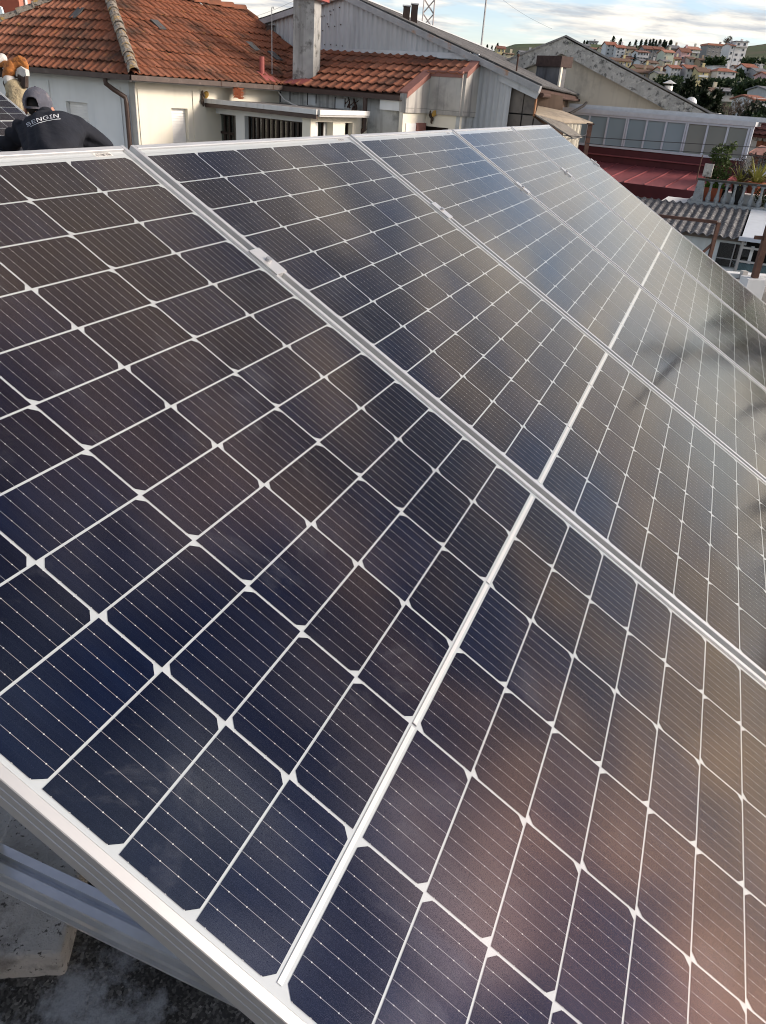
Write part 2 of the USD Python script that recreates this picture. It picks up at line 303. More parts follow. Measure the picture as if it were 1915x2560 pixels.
plabels = ['nearest solar panel, filling the lower left, its near frame edge above the rail', 'second solar panel from the near end, between two clamped seams', 'third solar panel from the near end, middle of the row of five',
           'fourth solar panel from the near end, pale with reflected cloud', 'farthest solar panel of the row, its far edge against the red metal roof']
panel0 = None
for i in range(5):
    x = UsdGeom.Xform.Define(stage, path_of(None, 'solar_panel')); p = x.GetPrim()
    x.AddTransformOp().Set(panel_matrix(arr(i * PITCH, PL)))
    data(p, label=plabels[i], category='solar panel', group='solar panels of the front array')
    if i == 0: panel0 = p; build_panel(p)
    else: p.GetReferences().AddInternalReference(panel0.GetPath()); p.SetInstanceable(True)
# the parallel array behind on the left
A2 = arr(5.083, -3.640, -2.3626)
for k, lab in enumerate(['right-hand panel of the rear array, its edge descending beside the worker\'s cap', 'left-hand panel of the rear array, at the left border behind the worker']):
    x = UsdGeom.Xform.Define(stage, path_of(None, 'solar_panel')); p = x.GetPrim()
    x.AddTransformOp().Set(panel_matrix(A2 + PU * (0.085 - PW - k * PITCH) + PV * (14 * CPV)))
    data(p, label=lab, category='solar panel', group='solar panels of the rear array')
    p.GetReferences().AddInternalReference(panel0.GetPath()); p.SetInstanceable(True)
# clamps over the seams
bolt_m = mat('bolt_steel', (0.45, 0.46, 0.48), rough=0.35, metal=0.9, var=0.1)
for i, (v0, lab) in enumerate([(0.36, 'mid clamp on the seam between the nearest and second panel'), (0.373, 'mid clamp on the seam between the second and third panel'), (0.391, 'mid clamp on the seam between the third and fourth panel'),
                              (0.39, 'mid clamp on the seam between the fourth and farthest panel'), (0.39, 'end clamp on the outer edge of the farthest panel')]):
    uc = (i + 1) * PITCH - (PITCH - PW) / 2; g = (PITCH - PW) / 2
    t = thing('panel_clamp', lab, 'clamp', arr(uc, v0, 0.0), group='clamps holding the front array')
    A = lambda m: frame_mesh(m, arr(uc, v0, 0.0), PU, -PV, PN)
    obj('plate', A(bx(-g - 0.009, g + (0.009 if i < 4 else -0.004), -0.036, 0.036, 0.0004, 0.0034)), alu, t)
    obj('web', A(bx(-g * 0.75, g * 0.75, -0.036, 0.036, -0.03, 0.0003)), alu, t)
    obj('bolt', A(trimesh.creation.cylinder(0.0065, 0.006, sections=12, transform=trimesh.transformations.translation_matrix((0, 0, 0.0064)))), bolt_m, t)
# mounting frames under the array: a level base rail, a sloping rail and a back leg
ROOF_Z = -1.375
HV = unit([PV[0], PV[1], 0])
def rail_profile(w=0.046, h=0.060):
    a, b = w / 2, h / 2
    return Polygon([(-a, -b), (a, -b), (a, -b + .005), (a - .013, -b + .006), (a - .013, -.010), (a, -.009), (a, .003), (a - .013, .004), (a - .013, b - .008), (a, b - .007), (a, b), (.007, b), (.007, b - .004), (.009, b - .004), (.009, b - .020), (-.009, b - .020), (-.009, b - .004), (-.007, b - .004), (-.007, b), (-a, b), (-a, b - .007), (-a + .013, b - .008), (-a + .013, .004), (-a, .003), (-a, -.009), (-a + .013, -.010), (-a + .013, -b + .006), (-a, -b + .005)])
flabels = ['triangular aluminium mounting frame under the nearest panel, on rough concrete blocks', 'aluminium mounting frame hidden below the second panel', 'aluminium mounting frame hidden below the fourth panel', 'aluminium mounting frame hidden below the farthest panel']
for k, u0 in enumerate((0.305, 1.55, 3.3, 4.9)):
    foot = arr(u0, 2.06, -0.09); 
    zb = -1.285
    base_end = np.array([foot[0], foot[1], zb]) + HV * 0.02
    base_start = base_end - HV * 2.05
    t = thing('mounting_frame', flabels[k], 'rack', (base_start[0], base_start[1], ROOF_Z), group='mounting frames of the front array')
    side = np.cross(HV, [0, 0, 1.0])
    obj('base_rail', frame_mesh(trimesh.creation.extrude_polygon(rail_profile(), 2.07, engine='earcut'), base_start, side, np.array([0, 0, 1.0]), HV) if np.dot(np.cross(side, [0, 0, 1.0]), HV) > 0 else frame_mesh(trimesh.creation.extrude_polygon(rail_profile(), 2.07, engine='earcut'), base_end + HV*0.02, side, np.array([0, 0, 1.0]), -HV), alu_rail, t)
    obj('sloping_rail', beam(arr(u0, 0.12, -0.066), arr(u0, 2.06, -0.066), 0.05, 0.05, up=PN), alu_rail, t)
    top = arr(u0, 0.22, -0.094); obj('back_leg', beam(np.array([top[0], top[1], zb + 0.034]), top, 0.04, 0.04), alu_rail, t)
# ================================================================== flat roof the array stands on
sp = ray(205, 2560) * (ROOF_Z / ray(205, 2560)[2])
roof_m = usdkit.material(stage, '/World/Looks/gritty_roof', {
    'g': ('geometry', {}), 'n': ('noise_texture', {'scale': 5.0, 'detail': 7.0, 'roughness': 0.65}), 'r': ('rgb_ramp', {'ramp': [(0.3, (0.03, 0.03, 0.03)), (0.5, (0.065, 0.064, 0.06)), (0.7, (0.12, 0.118, 0.112))]}),
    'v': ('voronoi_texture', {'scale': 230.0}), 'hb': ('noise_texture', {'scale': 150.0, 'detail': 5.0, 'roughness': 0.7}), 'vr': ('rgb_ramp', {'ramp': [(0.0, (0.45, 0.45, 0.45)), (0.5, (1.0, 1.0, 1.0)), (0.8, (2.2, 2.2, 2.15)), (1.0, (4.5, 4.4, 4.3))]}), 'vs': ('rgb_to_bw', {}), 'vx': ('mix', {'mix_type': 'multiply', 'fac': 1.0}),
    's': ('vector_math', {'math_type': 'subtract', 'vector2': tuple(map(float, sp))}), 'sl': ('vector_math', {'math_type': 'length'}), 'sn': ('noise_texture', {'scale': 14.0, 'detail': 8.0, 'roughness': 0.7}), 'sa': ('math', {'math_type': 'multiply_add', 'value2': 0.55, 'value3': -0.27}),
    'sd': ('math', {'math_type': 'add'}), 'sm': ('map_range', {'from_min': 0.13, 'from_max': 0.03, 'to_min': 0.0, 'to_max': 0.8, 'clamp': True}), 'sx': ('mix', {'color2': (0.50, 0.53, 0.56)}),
    'bp': ('bump', {'strength': 1.0, 'distance': 0.006}), 'p': ('principled_bsdf', {'roughness': 0.9, 'specular_ior_level': 0.25})},
    [('g.position', 'n.vector'), ('n.fac', 'r.fac'), ('g.position', 'v.vector'), ('v.color', 'vs.color'), ('vs.val', 'vr.fac'), ('r.color', 'vx.color1'), ('vr.color', 'vx.color2'),
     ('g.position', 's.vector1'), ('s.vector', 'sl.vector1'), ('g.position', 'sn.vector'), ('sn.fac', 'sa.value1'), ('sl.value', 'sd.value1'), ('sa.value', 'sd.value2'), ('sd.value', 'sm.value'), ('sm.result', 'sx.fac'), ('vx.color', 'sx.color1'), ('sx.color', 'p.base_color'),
     ('g.position', 'hb.vector'), ('hb.fac', 'bp.height'), ('bp.normal', 'p.normal')], surface='p.BSDF')
block_m = mat('rough_concrete', (0.50, 0.485, 0.455), rough=0.95, var=0.3, scale=7, bump=1.0, bscale=130, blots=[((0.16, 0.15, 0.135), 9, 0.55, 0.15), ((0.44, 0.43, 0.41), 45, 0.56, 0.08), ((0.07, 0.066, 0.06), 95, 0.6, 0.05)])
conc_m = mat('grey_concrete', (0.30, 0.295, 0.28), rough=0.9, var=0.25, scale=2.0, bump=0.5, bscale=70, blots=[((0.10, 0.10, 0.095), 3.0, 0.55, 0.2)], streak=((0.09, 0.09, 0.085), 0.7))
def noisy_slab(x0, x1, y0, y1, z0, z1, step, amp, seed):
    nx, ny = max(2, int((x1 - x0) / step)), max(2, int((y1 - y0) / step))
    X, Y = np.meshgrid(np.linspace(x0, x1, nx), np.linspace(y0, y1, ny), indexing='ij')
    Z = z1 + amp * meshkit.fbm(np.c_[X.ravel() * 3, Y.ravel() * 3, np.full(X.size, seed)]).reshape(X.shape)
    v = np.c_[X.ravel(), Y.ravel(), Z.ravel()]; F = []
    for i in range(nx - 1):
        for j in range(ny - 1):
            a = i * ny + j; F += [(a, a + ny, a + ny + 1), (a, a + ny + 1, a + 1)]
    top = trimesh.Trimesh(v, np.array(F), process=False)
    return cat([top, bx(x0, x1, y0, y1, z0, z1 - amp * 1.2)])
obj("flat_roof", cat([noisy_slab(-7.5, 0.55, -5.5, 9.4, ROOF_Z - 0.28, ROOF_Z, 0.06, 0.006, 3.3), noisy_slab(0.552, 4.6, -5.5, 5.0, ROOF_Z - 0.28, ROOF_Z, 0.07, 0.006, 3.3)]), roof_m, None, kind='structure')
obj('garage_wall', cat([bx(-7.4, 0.5, 9.1, 9.3, -4.79, ROOF_Z - 0.285), bx(0.3, 0.5, 4.95, 9.09, -4.79, ROOF_Z - 0.285), bx(0.51, 4.5, 4.7, 4.9, -4.79, ROOF_Z - 0.285), bx(4.3, 4.5, -2.3, 4.69, -4.79, ROOF_Z - 0.285), bx(-7.4, -7.2, -2.3, 9.09, -4.79, ROOF_Z - 0.285)]), conc_m, None, label='plain concrete walls carrying the flat roof below the solar array', cat='wall')
def concrete_block(center, size, yaw, label, seed):
    m = rbox(*size, r=0.008).subdivide_to_size(0.010); m = trimesh.Trimesh(m.vertices, m.faces)
    v = m.vertices; v = v + 0.005 * np.c_[[meshkit.fbm(v * 14 + seed + 9 * k) for k in range(3)]].T + 0.0035 * np.c_[[meshkit.fbm(v * 60 + seed + 5 * k) for k in range(3)]].T
    c, s = math.cos(yaw), math.sin(yaw); v = v @ np.array([[c, s, 0], [-s, c, 0], [0, 0, 1]]) + center
    o = obj('concrete_block', (v, m.faces), block_m, None, label=label, cat='concrete block', group='ballast blocks under the base rail', smooth=35)
rp = unit(np.array([HV[1], -HV[0], 0]))
RB = arr(0.305, 2.06, -0.09)
def on_rail(px, py, z):      # where the line of sight meets the height z
    r = ray(px, py); return r * (z / r[2])
b1 = on_rail(95, 2225, ROOF_Z + 0.03)
concrete_block(np.array([b1[0], b1[1], ROOF_Z + 0.024]), (0.30, 0.17, 0.07), math.atan2(*(on_rail(150, 2060, ROOF_Z) - on_rail(30, 2450, ROOF_Z))[[1, 0]]), 'rough grey concrete block crossing under the aluminium rail, lower left', 4.0)
b2 = on_rail(40, 2090, ROOF_Z + 0.03)
concrete_block(np.array([b2[0] - 0.06, b2[1] + 0.11, ROOF_Z + 0.018]), (0.34, 0.24, 0.05), math.atan2(PU[1], PU[0]) + 0.1, 'pale pitted concrete slab beside the panel frame above the rail at the left border', 8.0)

# ================================================================== materials of the houses
wall_white = mat('white_and_shade_render', (0.68, 0.71, 0.72), rough=0.9, var=0.06, scale=1.5, bump=0.25, bscale=90, streak=((0.45, 0.45, 0.43), 0.14))  # bluish tone of the shaded house walls put into the colour; also plain white walls
wall_cream = mat('cream_and_sunlit_render', (0.72, 0.69, 0.59), rough=0.9, var=0.06, scale=1.5, bump=0.25, bscale=90, streak=((0.48, 0.46, 0.39), 0.14))  # warm tone of the sunlit house walls put into the colour; also plain cream walls
wall_stain = mat('stained_render', (0.46, 0.48, 0.48), rough=0.95, var=0.2, scale=2.5, bump=0.3, bscale=70, blots=[((0.20, 0.21, 0.21), 2.2, 0.5, 0.2)], streak=((0.13, 0.13, 0.13), 0.8))
parapet_m = mat('streaked_parapet', (0.44, 0.43, 0.40), rough=0.95, var=0.12, scale=2.0, bump=0.25, bscale=80, blots=[((0.28, 0.275, 0.265), 1.6, 0.5, 0.2)], streak=((0.13, 0.13, 0.14), 0.85))
def tile_material(name, ramp, dark, lich):
    return usdkit.material(stage, '/World/Looks/' + name, {
        'g': ('geometry', {}), 'oi': ('object_info', {}), 'r': ('rgb_ramp', {'ramp': ramp}),
        'n': ('noise_texture', {'scale': 1.1, 'detail': 8.0, 'roughness': 0.65}), 'm': ('map_range', {'from_min': 0.47, 'from_max': 0.68, 'to_min': 0.0, 'to_max': dark, 'clamp': True}), 'x': ('mix', {'color2': (0.045, 0.038, 0.032)}),
        'n2': ('noise_texture', {'scale': 7.0, 'detail': 7.0, 'roughness': 0.7}), 'm2': ('map_range', {'from_min': 0.60, 'from_max': 0.72, 'to_min': 0.0, 'to_max': lich, 'clamp': True}), 'x2': ('mix', {'color2': (0.33, 0.19, 0.045)}),
        'n3': ('noise_texture', {'scale': 19.0, 'detail': 5.0, 'roughness': 0.7}), 'm3': ('map_range', {'from_min': 0.55, 'from_max': 0.75, 'to_min': 0.0, 'to_max': 0.7, 'clamp': True}), 'x3': ('mix', {'color2': (0.06, 0.05, 0.04)}),
        'm4': ('map_range', {'from_min': 0.27, 'from_max': 0.31, 'to_min': 0.6, 'to_max': 0.0, 'clamp': True}), 'x4': ('mix', {'color2': (0.42, 0.40, 0.36)}),
        'bp': ('bump', {'strength': 0.6, 'distance': 0.006}), 'p': ('principled_bsdf', {'roughness': 0.88, 'specular_ior_level': 0.2})},
        [('oi.random', 'r.fac'), ('g.position', 'n.vector'), ('n.fac', 'm.value'), ('m.result', 'x.fac'), ('r.color', 'x.color1'), ('g.position', 'n2.vector'), ('n2.fac', 'm2.value'), ('m2.result', 'x2.fac'), ('x.color', 'x2.color1'),
         ('g.position', 'n3.vector'), ('n3.fac', 'm3.value'), ('m3.result', 'x3.fac'), ('x2.color', 'x3.color1'), ('n3.fac', 'm4.value'), ('m4.result', 'x4.fac'), ('x3.color', 'x4.color1'), ('x4.color', 'p.base_color'), ('n3.fac', 'bp.height'), ('bp.normal', 'p.normal')], surface='p.BSDF')
tile_old = tile_material('old_roof_tile', [(0, (0.19, 0.078, 0.047)), (0.4, (0.225, 0.087, 0.05)), (0.75, (0.255, 0.098, 0.056)), (1, (0.30, 0.13, 0.082))], 0.85, 0.75)
tile_new = tile_material('annex_roof_tile', [(0, (0.20, 0.078, 0.048)), (0.5, (0.275, 0.103, 0.06)), (1, (0.35, 0.15, 0.092))], 0.72, 0.12)
mortar_m = mat('lichen_mortar', (0.26, 0.235, 0.20), rough=0.95, var=0.3, scale=10, bump=0.9, bscale=50, blots=[((0.40, 0.25, 0.06), 6, 0.56, 0.08), ((0.05, 0.045, 0.04), 14, 0.52, 0.12)])
deck_m = mat('under_tiles', (0.06, 0.035, 0.028), rough=0.95, var=0.3)
gutter_m = mat('brown_gutter', (0.075, 0.055, 0.048), rough=0.5, var=0.2, scale=5, blots=[((0.13, 0.10, 0.09), 6, 0.55, 0.15)])
pipe_m = mat('brown_pipe', (0.060, 0.040, 0.034), rough=0.45, var=0.15, scale=8)
soffit_m = mat('soffit_trim', (0.42, 0.42, 0.41), rough=0.8, var=0.1)
shutter_m = mat('white_roller_slat', (0.80, 0.80, 0.78), rough=0.55, var=0.04, scale=6)
flash_m = mat('red_painted_metal', (0.30, 0.085, 0.075), rough=0.5, var=0.15, scale=7)
zinc_m = mat('pale_zinc', (0.50, 0.53, 0.56), rough=0.55, var=0.12, scale=5, metal=0.25)
dark_m = mat('dark_gap', (0.012, 0.011, 0.011), rough=0.8, var=0.2)
wood_m = mat('dark_brown_joinery', (0.028, 0.019, 0.016), rough=0.45, var=0.25, scale=14)
pane_m = usdkit.material(stage, '/World/Looks/window_pane', {'lw': ('layer_weight', {'blend': 0.5}), 'p5': ('math', {'math_type': 'power', 'value2': 5.0}), 'fr': ('math', {'math_type': 'multiply_add', 'value2': 0.96, 'value3': 0.05}), 't': ('transparent_bsdf', {'color': (0.75, 0.78, 0.78)}), 'gl': ('glossy_bsdf', {'roughness': 0.03}), 'mx': ('mix_closure', {})},
                         [('lw.facing', 'p5.value1'), ('p5.value', 'fr.value1'), ('fr.value', 'mx.fac'), ('t.BSDF', 'mx.closure1'), ('gl.BSDF', 'mx.closure2')], surface='mx.closure')
curtain_m = mat('grey_curtain', (0.17, 0.165, 0.15), rough=0.9, var=0.3, scale=12, streak=((0.06, 0.06, 0.055), 0.8))
steel_m = mat('galvanised_steel', (0.33, 0.34, 0.35), rough=0.5, metal=0.6, var=0.15, scale=20)
rust_m = mat('rusty_brown_steel', (0.085, 0.045, 0.034), rough=0.75, var=0.35, scale=14, blots=[((0.16, 0.075, 0.04), 18, 0.58, 0.1)])

def tile_mesh(w, l, lift):
    xs = np.array([0, .12, .24, .36, .50, .66, .85, 1.0]) * w; zs = np.array([.004, .024, .034, .026, .006, .001, .003, .006])
    back = np.c_[xs, np.full(8, l), zs]; front = np.c_[xs, np.zeros(8), zs + lift]; low = np.c_[xs, np.zeros(8), zs + lift - .022]
    v = np.vstack([front, back, low]); F = []
    for i in range(7): F += [(i, i + 1, i + 9), (i, i + 9, i + 8), (i + 16, i + 17, i + 1), (i + 16, i + 1, i)]
    return v, np.array(F)
class Slope:
    """a roof plane: O on the eave, e along the eave (rightwards), b up the slope"""
    def __init__(self, O, e, pitch):
        self.O = np.asarray(O, float); self.e = unit(e); back = np.cross([0, 0, 1.0], self.e)
        self.b = back * math.cos(pitch) + np.array([0, 0, math.sin(pitch)]); self.n = np.cross(self.e, self.b)
    def hit(self, px, py): return hit(px, py, self.O, self.n)
    def ab(self, p): return np.array([(p - self.O) @ self.e, (p - self.O) @ self.b])
    def at(self, a, b, h=0.0): return self.O + self.e * a + self.b * b + self.n * h
    def deck(self, pts_ab, h0, h1): return frame_mesh(trimesh.creation.extrude_polygon(Polygon(pts_ab), h1 - h0, engine='earcut'), self.O + self.n * h0, self.e, self.b, self.n)
    def tiles(self, poly_ab, tw, tl, rg):
        pg = Polygon(poly_ab).buffer(0.03); x0, y0, x1, y1 = pg.bounds; out = []
        v, F = tile_mesh(tw, tl * 1.12, 0.042)
        for j in range(int((y1 - y0) / tl) + 2):
            wob = rg.normal(0, 0.006)
            for i in range(int((x1 - x0) / tw) + 2):
                a, b = x0 + i * tw, y0 + j * tl
                if not pg.contains(Point(a + tw / 2, b + tl / 2)): continue
                j1, j2, rot = rg.normal(0, 0.006), rg.normal(0, 0.004), rg.normal(0, 0.012)
                q = v.copy(); q[:, 0] += -rot * q[:, 1]; q = q + [a + j1, b + wob + j1, 0.012 + j2 + rg.normal(0, .0015)]
                out.append((self.O + q[:, :1] * self.e + q[:, 1:2] * self.b + q[:, 2:] * self.n, F))
        return out
def lay_tiles(lists, most):
    """(parent, material, tiles) lists: the nearest ones as single tiles, the rest joined per parent"""
    al = [(np.linalg.norm(t[0].mean(0)), p, m, t) for p, m, ts in lists for t in ts]; al.sort(key=lambda x: x[0])
    for _, p, m, t in al[:most]: obj('tile', trimesh.Trimesh(*t, process=False), m, p)
    for p, m, ts in lists:
        rest = [t for d, pp, mm, t in al[most:] if pp is p]
        if rest: obj('far_tiles', cat([trimesh.Trimesh(*t, process=False) for t in rest]), m, p, kind='stuff')
def half_pipe(p, q, r, lift=0.0, n=7):
    p, q = np.asarray(p), np.asarray(q); d = unit(q - p); s = unit(np.cross(d, [0, 0, 1.0])); u = np.cross(s, d)
    g = np.linspace(0, math.pi, n); ring = lambda c, k: np.array([c + s * math.cos(a) * k + u * math.sin(a) * k for a in g])
    a, b, c = ring(p + u * lift, r), ring(q, r * 0.86), ring(p + u * (lift - .0), r - 0.02)
    v = np.vstack([a, b, c]); F = []
    for i in range(n - 1): F += [(i, i + n, i + n + 1), (i, i + n + 1, i + 1), (i + 2 * n, i, i + 1), (i + 2 * n, i + 1, i + 2 * n + 1)]
    return trimesh.Trimesh(v, np.array(F), process=False)
def ridge_caps(p, q, r, length, m, parent, name='ridge_cap'):
    p, q = np.asarray(p), np.asarray(q); n = max(1, int(np.linalg.norm(q - p) / length))
    for i in range(n):
        a, b = p + (q - p) * i / n, p + (q - p) * (i + 1.12) / n; obj(name, half_pipe(a, b, r * rng.uniform(.94, 1.06), 0.025), m, parent)

# ================================================================== white house with the old red hip roof
C0 = P(335, 195, 19.0); R0 = P(692, 220, 22.2); L0 = P(70, 180, 20.3)
WR = VP(C0, R0); WL = VP(L0 + (L0 - C0) * 1.2, C0)
ze = WR.hit(440, 203)[2]
house = thing('red_roof_house', 'low pale house, sun side coloured cream and shade side cool white, with mossy red tile hip roof and brown gutter', 'house', (C0[0], C0[1], -4.2))
gp_l = WL.sz(70, 190)
zlow = -4.2
def holes_wall(V, s0, s1, z1, holes, m, parent, t=0.22, name='wall', z0=None):
    pg = Polygon([(s0, zlow if z0 is None else z0), (s1, zlow if z0 is None else z0), (s1, z1), (s0, z1)])
    for h in holes: pg = pg.difference(sbox(*h))
    return obj(name, V.poly(pg, -t, 0), m, parent)
def sbounds(V, x0, y0, x1, y1):
    a, b = V.sz(x0, y0), V.sz(x1, y1); return (a[0], b[1], b[0], a[1])
shL = sbounds(WL, 164, 252.5, 233, 400); shR = sbounds(WR, 428, 270, 475.5, 400)
zsill = ze - 2.05
shL = (shL[0], zsill, shL[2], shL[3]); shR = (shR[0], zsill, shR[2], shR[3])
sC = WL.sz(335, 200)[0]
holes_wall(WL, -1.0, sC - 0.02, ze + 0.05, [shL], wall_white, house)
holes_wall(WR, 0.0, WR.len + 0.3, ze + 0.05, [shR], wall_cream, house)  # sunlight put into this wall's cream, shade into the cool white left wall
obj('corner_strip', WL.rect(sC - 0.14, sC + 0.02, zlow, ze, 0.003, 0.03), mat('grey_corner', (0.42, 0.42, 0.40), rough=0.9), house)
# raised render fields of the facade
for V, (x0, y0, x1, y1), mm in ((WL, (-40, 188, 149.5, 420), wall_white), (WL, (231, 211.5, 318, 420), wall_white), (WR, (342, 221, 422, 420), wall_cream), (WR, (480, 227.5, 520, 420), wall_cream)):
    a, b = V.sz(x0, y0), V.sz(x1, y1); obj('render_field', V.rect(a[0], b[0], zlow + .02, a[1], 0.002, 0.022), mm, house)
for V, h in ((WL, shL), (WR, shR)):
    sh = obj('roller_shutter', V.rect(h[0], h[2], h[1], h[3], -0.16, -0.12), shutter_m, house)
    z = h[3]
    while z > h[1] + .05:
        obj('slat', V.rect(h[0] + .01, h[2] - .01, z - 0.052, z - 0.004, -0.118, -0.104), shutter_m, sh); z -= 0.056
# roofs
SR = Slope(WR.at(0, ze + 0.06, 0.34), WR.s, math.radians(27))
r_pts = [SR.ab(SR.hit(*p)) for p in ((331, 184), (704, 212), (724, 128), (668, 70), (611, 29), (262, -32))]
ab = [np.array([r_pts[0][0], 0.0]), np.array([r_pts[1][0], 0.0])] + r_pts[2:]
apex = SR.at(*ab[-1]); eL = unit(WL.s); cornerE = SR.at(*ab[0])
class Slope3(Slope):
    def __init__(self, O, e, third):
        self.O, self.e = np.asarray(O, float), unit(e); d = third - self.O; d = d - (d @ self.e) * self.e; self.b = unit(d); self.n = np.cross(self.e, self.b)
SL = Slope3(cornerE, WL.s, apex)
l_ab = [np.array([0.0, 0.0]), np.array([-8.6, 0.0])] + [SL.ab(SL.hit(*p)) for p in ((-70, 88), (0, 59), (127, 5), (225, -35))] + [SL.ab(apex)]
l_ab[2] = np.array([-8.6, max(l_ab[2][1], 0.3)]) if l_ab[2][0] < -8.6 else l_ab[2]
roof_r = obj('roof', SR.deck(ab, -0.10, -0.004), deck_m, house); roof_l = obj('roof', SL.deck(l_ab[::1], -0.10, -0.004), deck_m, house)
lay_tiles([(roof_r, tile_old, SR.tiles(ab, 0.185, 0.36, rng)), (roof_l, tile_old, SL.tiles(l_ab, 0.185, 0.36, rng))], 300)
ridge_caps(cornerE + SR.n * .03, apex + SR.n * .03, 0.13, 0.36, mortar_m, roof_r, 'hip_cap')
re_ = SR.at(*ab[4]); ridge_caps(re_ + SR.n * .02, apex + SR.n * .02, 0.13, 0.40, tile_old, roof_r)
ridge_caps(SR.at(*ab[2]) + SR.n * .01, SR.at(*ab[4]) + SR.n * .01, 0.11, 0.42, tile_old, roof_r, 'hip_cap')
lp = [SL.at(*q) for q in l_ab]; ridge_caps(lp[2], lp[4], 0.14, 0.42, mortar_m, roof_l, 'hip_cap'); ridge_caps(lp[4], lp[5], 0.14, 0.42, tile_old, roof_l, 'hip_cap')
obj('ridge_end', beam(re_ + SR.n * .02 - SR.e * .75, re_ + SR.n * .03 + SR.e * .02, 0.05, 0.22), mortar_m, roof_r)
# the far side of the roof closes the volume
back = np.cross([0, 0, 1.0], SR.e)
for nm, pts in (('back_slope', [SR.at(*ab[4]), SR.at(*ab[5]), SR.at(*ab[5]) + back * 3.5 - np.array([0, 0, 1.9]), SR.at(*ab[4]) + back * 3.5 - np.array([0, 0, 1.9])]),):
    obj(nm, prism([p - np.array([0, 0, .06]) for p in pts], np.array([0, 0, -0.08])), deck_m, roof_r)
def gutter(p, q, parent, n, name='gutter', h=0.10, w=0.11, m=gutter_m):
    p, q = np.asarray(p), np.asarray(q); d = unit(q - p)
    pts = [p - n * 0, p + n * w, p + n * w + np.array([0, 0, h]), p + n * (w - .012) + np.array([0, 0, h]), p + n * (w - .012) + np.array([0, 0, .012]), p + np.array([0, 0, .012])]
    return obj(name, prism(pts, q - p), m, parent)
gz = ze - 0.035
gutter(WR.at(-0.36, gz, 0.36), WR.at(WR.len - .05, gz, 0.36), house, WR.n)
gutter(WL.at(-1.5, gz, 0.36), WL.at(sC + 0.30, gz, 0.36), house, WL.n)
obj('soffit', WR.rect(-0.2, WR.len, gz - 0.03, gz - 0.005, 0.0, 0.36), soffit_m, house); obj('soffit', WL.rect(-1.0, sC + .2, gz - 0.03, gz - 0.005, 0.0, 0.36), soffit_m, house)
for s in (2.0, 3.6): obj('gutter_joint', WR.rect(s, s + .02, gz - .004, gz + .105, 0.468, 0.476), deck_m, house)
pz = WL.sz(318, 225)
dp = [WL.at(WL.sz(297, 195)[0], gz, 0.42), WL.at(WL.sz(298, 203)[0], gz - .10, 0.42), WL.at(WL.sz(306, 213)[0], gz - .20, 0.30), WL.at(WL.sz(319, 224)[0], gz - .34, 0.10), WL.at(WL.sz(321, 232)[0], gz - .45, 0.09), WL.at(WL.sz(321, 232)[0], zlow, 0.09)]
obj('downpipe', tube(dp, 0.052, 10), pipe_m, house)
# red vent pipe, thin aerial and two glass tiles on the right slope
vb = SR.ab(SR.hit(655, 190)); vt = SR.at(*vb); obj('vent_pipe', tube([vt - [0, 0, .1], vt + [0, 0, .42]], 0.062, 12), flash_m, house)
obj('vent_flashing', SR.deck([vb + d for d in ((-.12, -.30), (.36, -.36), (.22, .10), (-.12, .10))], 0.045, 0.06), flash_m, house)
for (x0, y0, x1, y1) in ((617, 113, 645, 130), (674, 138, 697, 152), (382, 60, 408, 76), (203, 32, 188, 46)):
    S_ = SL if x1 < 300 and x0 < 300 else SR
    a, b = S_.ab(S_.hit(x0, y0)), S_.ab(S_.hit(x1, y1)); c = (a + b) / 2
    obj('glass_tile', S_.deck([c + d for d in ((-.10, -.20), (.10, -.20), (.10, .20), (-.10, .20))], 0.05, 0.075), mat(f'dull_glass_tile_{x0}', (0.075, 0.078, 0.078), rough=0.5, var=0.2, scale=8), house)
ab_ = SR.hit(680, 192); tp = [ab_ + [0, 0, z] for z in (-.1, .7, 1.45)]; tp += [tp[-1] + [0.01, 0, .03], tp[-1] + [0.035, 0, .035], tp[-1] + [.05, 0, .0]]
obj('roof_rod', tube(tp, 0.011, 6), steel_m, house)
chb = SR.hit(676, 84); obj('ridge_vent', cat([bx(chb[0] - .09, chb[0] + .09, chb[1] - .1, chb[1] + .1, chb[2] - .1, chb[2] + .17), bx(chb[0] - .12, chb[0] + .12, chb[1] - .13, chb[1] + .13, chb[2] + .171, chb[2] + .20)]), pipe_m, house)
# wall ornaments: a dark bracket with a leaf-shaped ochre plate
ochre_m = mat('ochre_ceramic', (0.36, 0.22, 0.05), rough=0.5, var=0.2, scale=30); iron_m = mat('dark_ironwork', (0.05, 0.035, 0.025), rough=0.5, var=0.2, scale=30)
def ornament(V, px, py, name, lab, sc=1.0, off=0.03):
    c = V.sz(px, py); t = thing(name, lab, 'wall ornament', V.at(c[0], c[1], off)); R = random.Random(int(px))
    ms = []
    for k in range(9):
        s, z = c[0] - .05 * sc + R.uniform(-.05, .05) * sc, c[1] - (.11 - .03 * k) * sc
        e = trimesh.creation.icosphere(2, R.uniform(.025, .042) * sc); e.apply_scale([.8, .6, 1.3]); e.apply_translation(V.at(s, z, off + .03)); ms.append(e)
    ms.append(tube([V.at(c[0] - .05 * sc, c[1] + .10 * sc, off), V.at(c[0] - .04 * sc, c[1], off + .05), V.at(c[0] - .02 * sc, c[1] - .16 * sc, off + .02)], [.02 * sc, .025 * sc, .012 * sc]))
    obj('bracket', cat(ms), iron_m, t)
    lf = trimesh.creation.icosphere(2, 1.0); lf.apply_scale([.062 * sc, .02, .085 * sc]); lf.apply_transform(trimesh.transformations.rotation_matrix(.5, [0, 1, 0])); lf.apply_translation(V.at(c[0] + .05 * sc, c[1] + .09 * sc, off + .05)); obj('leaf_plate', lf, ochre_m, t)
ornament(WR, 506, 247, 'wall_ornament', 'dark wall ornament with an ochre leaf plate on the cream house wall')

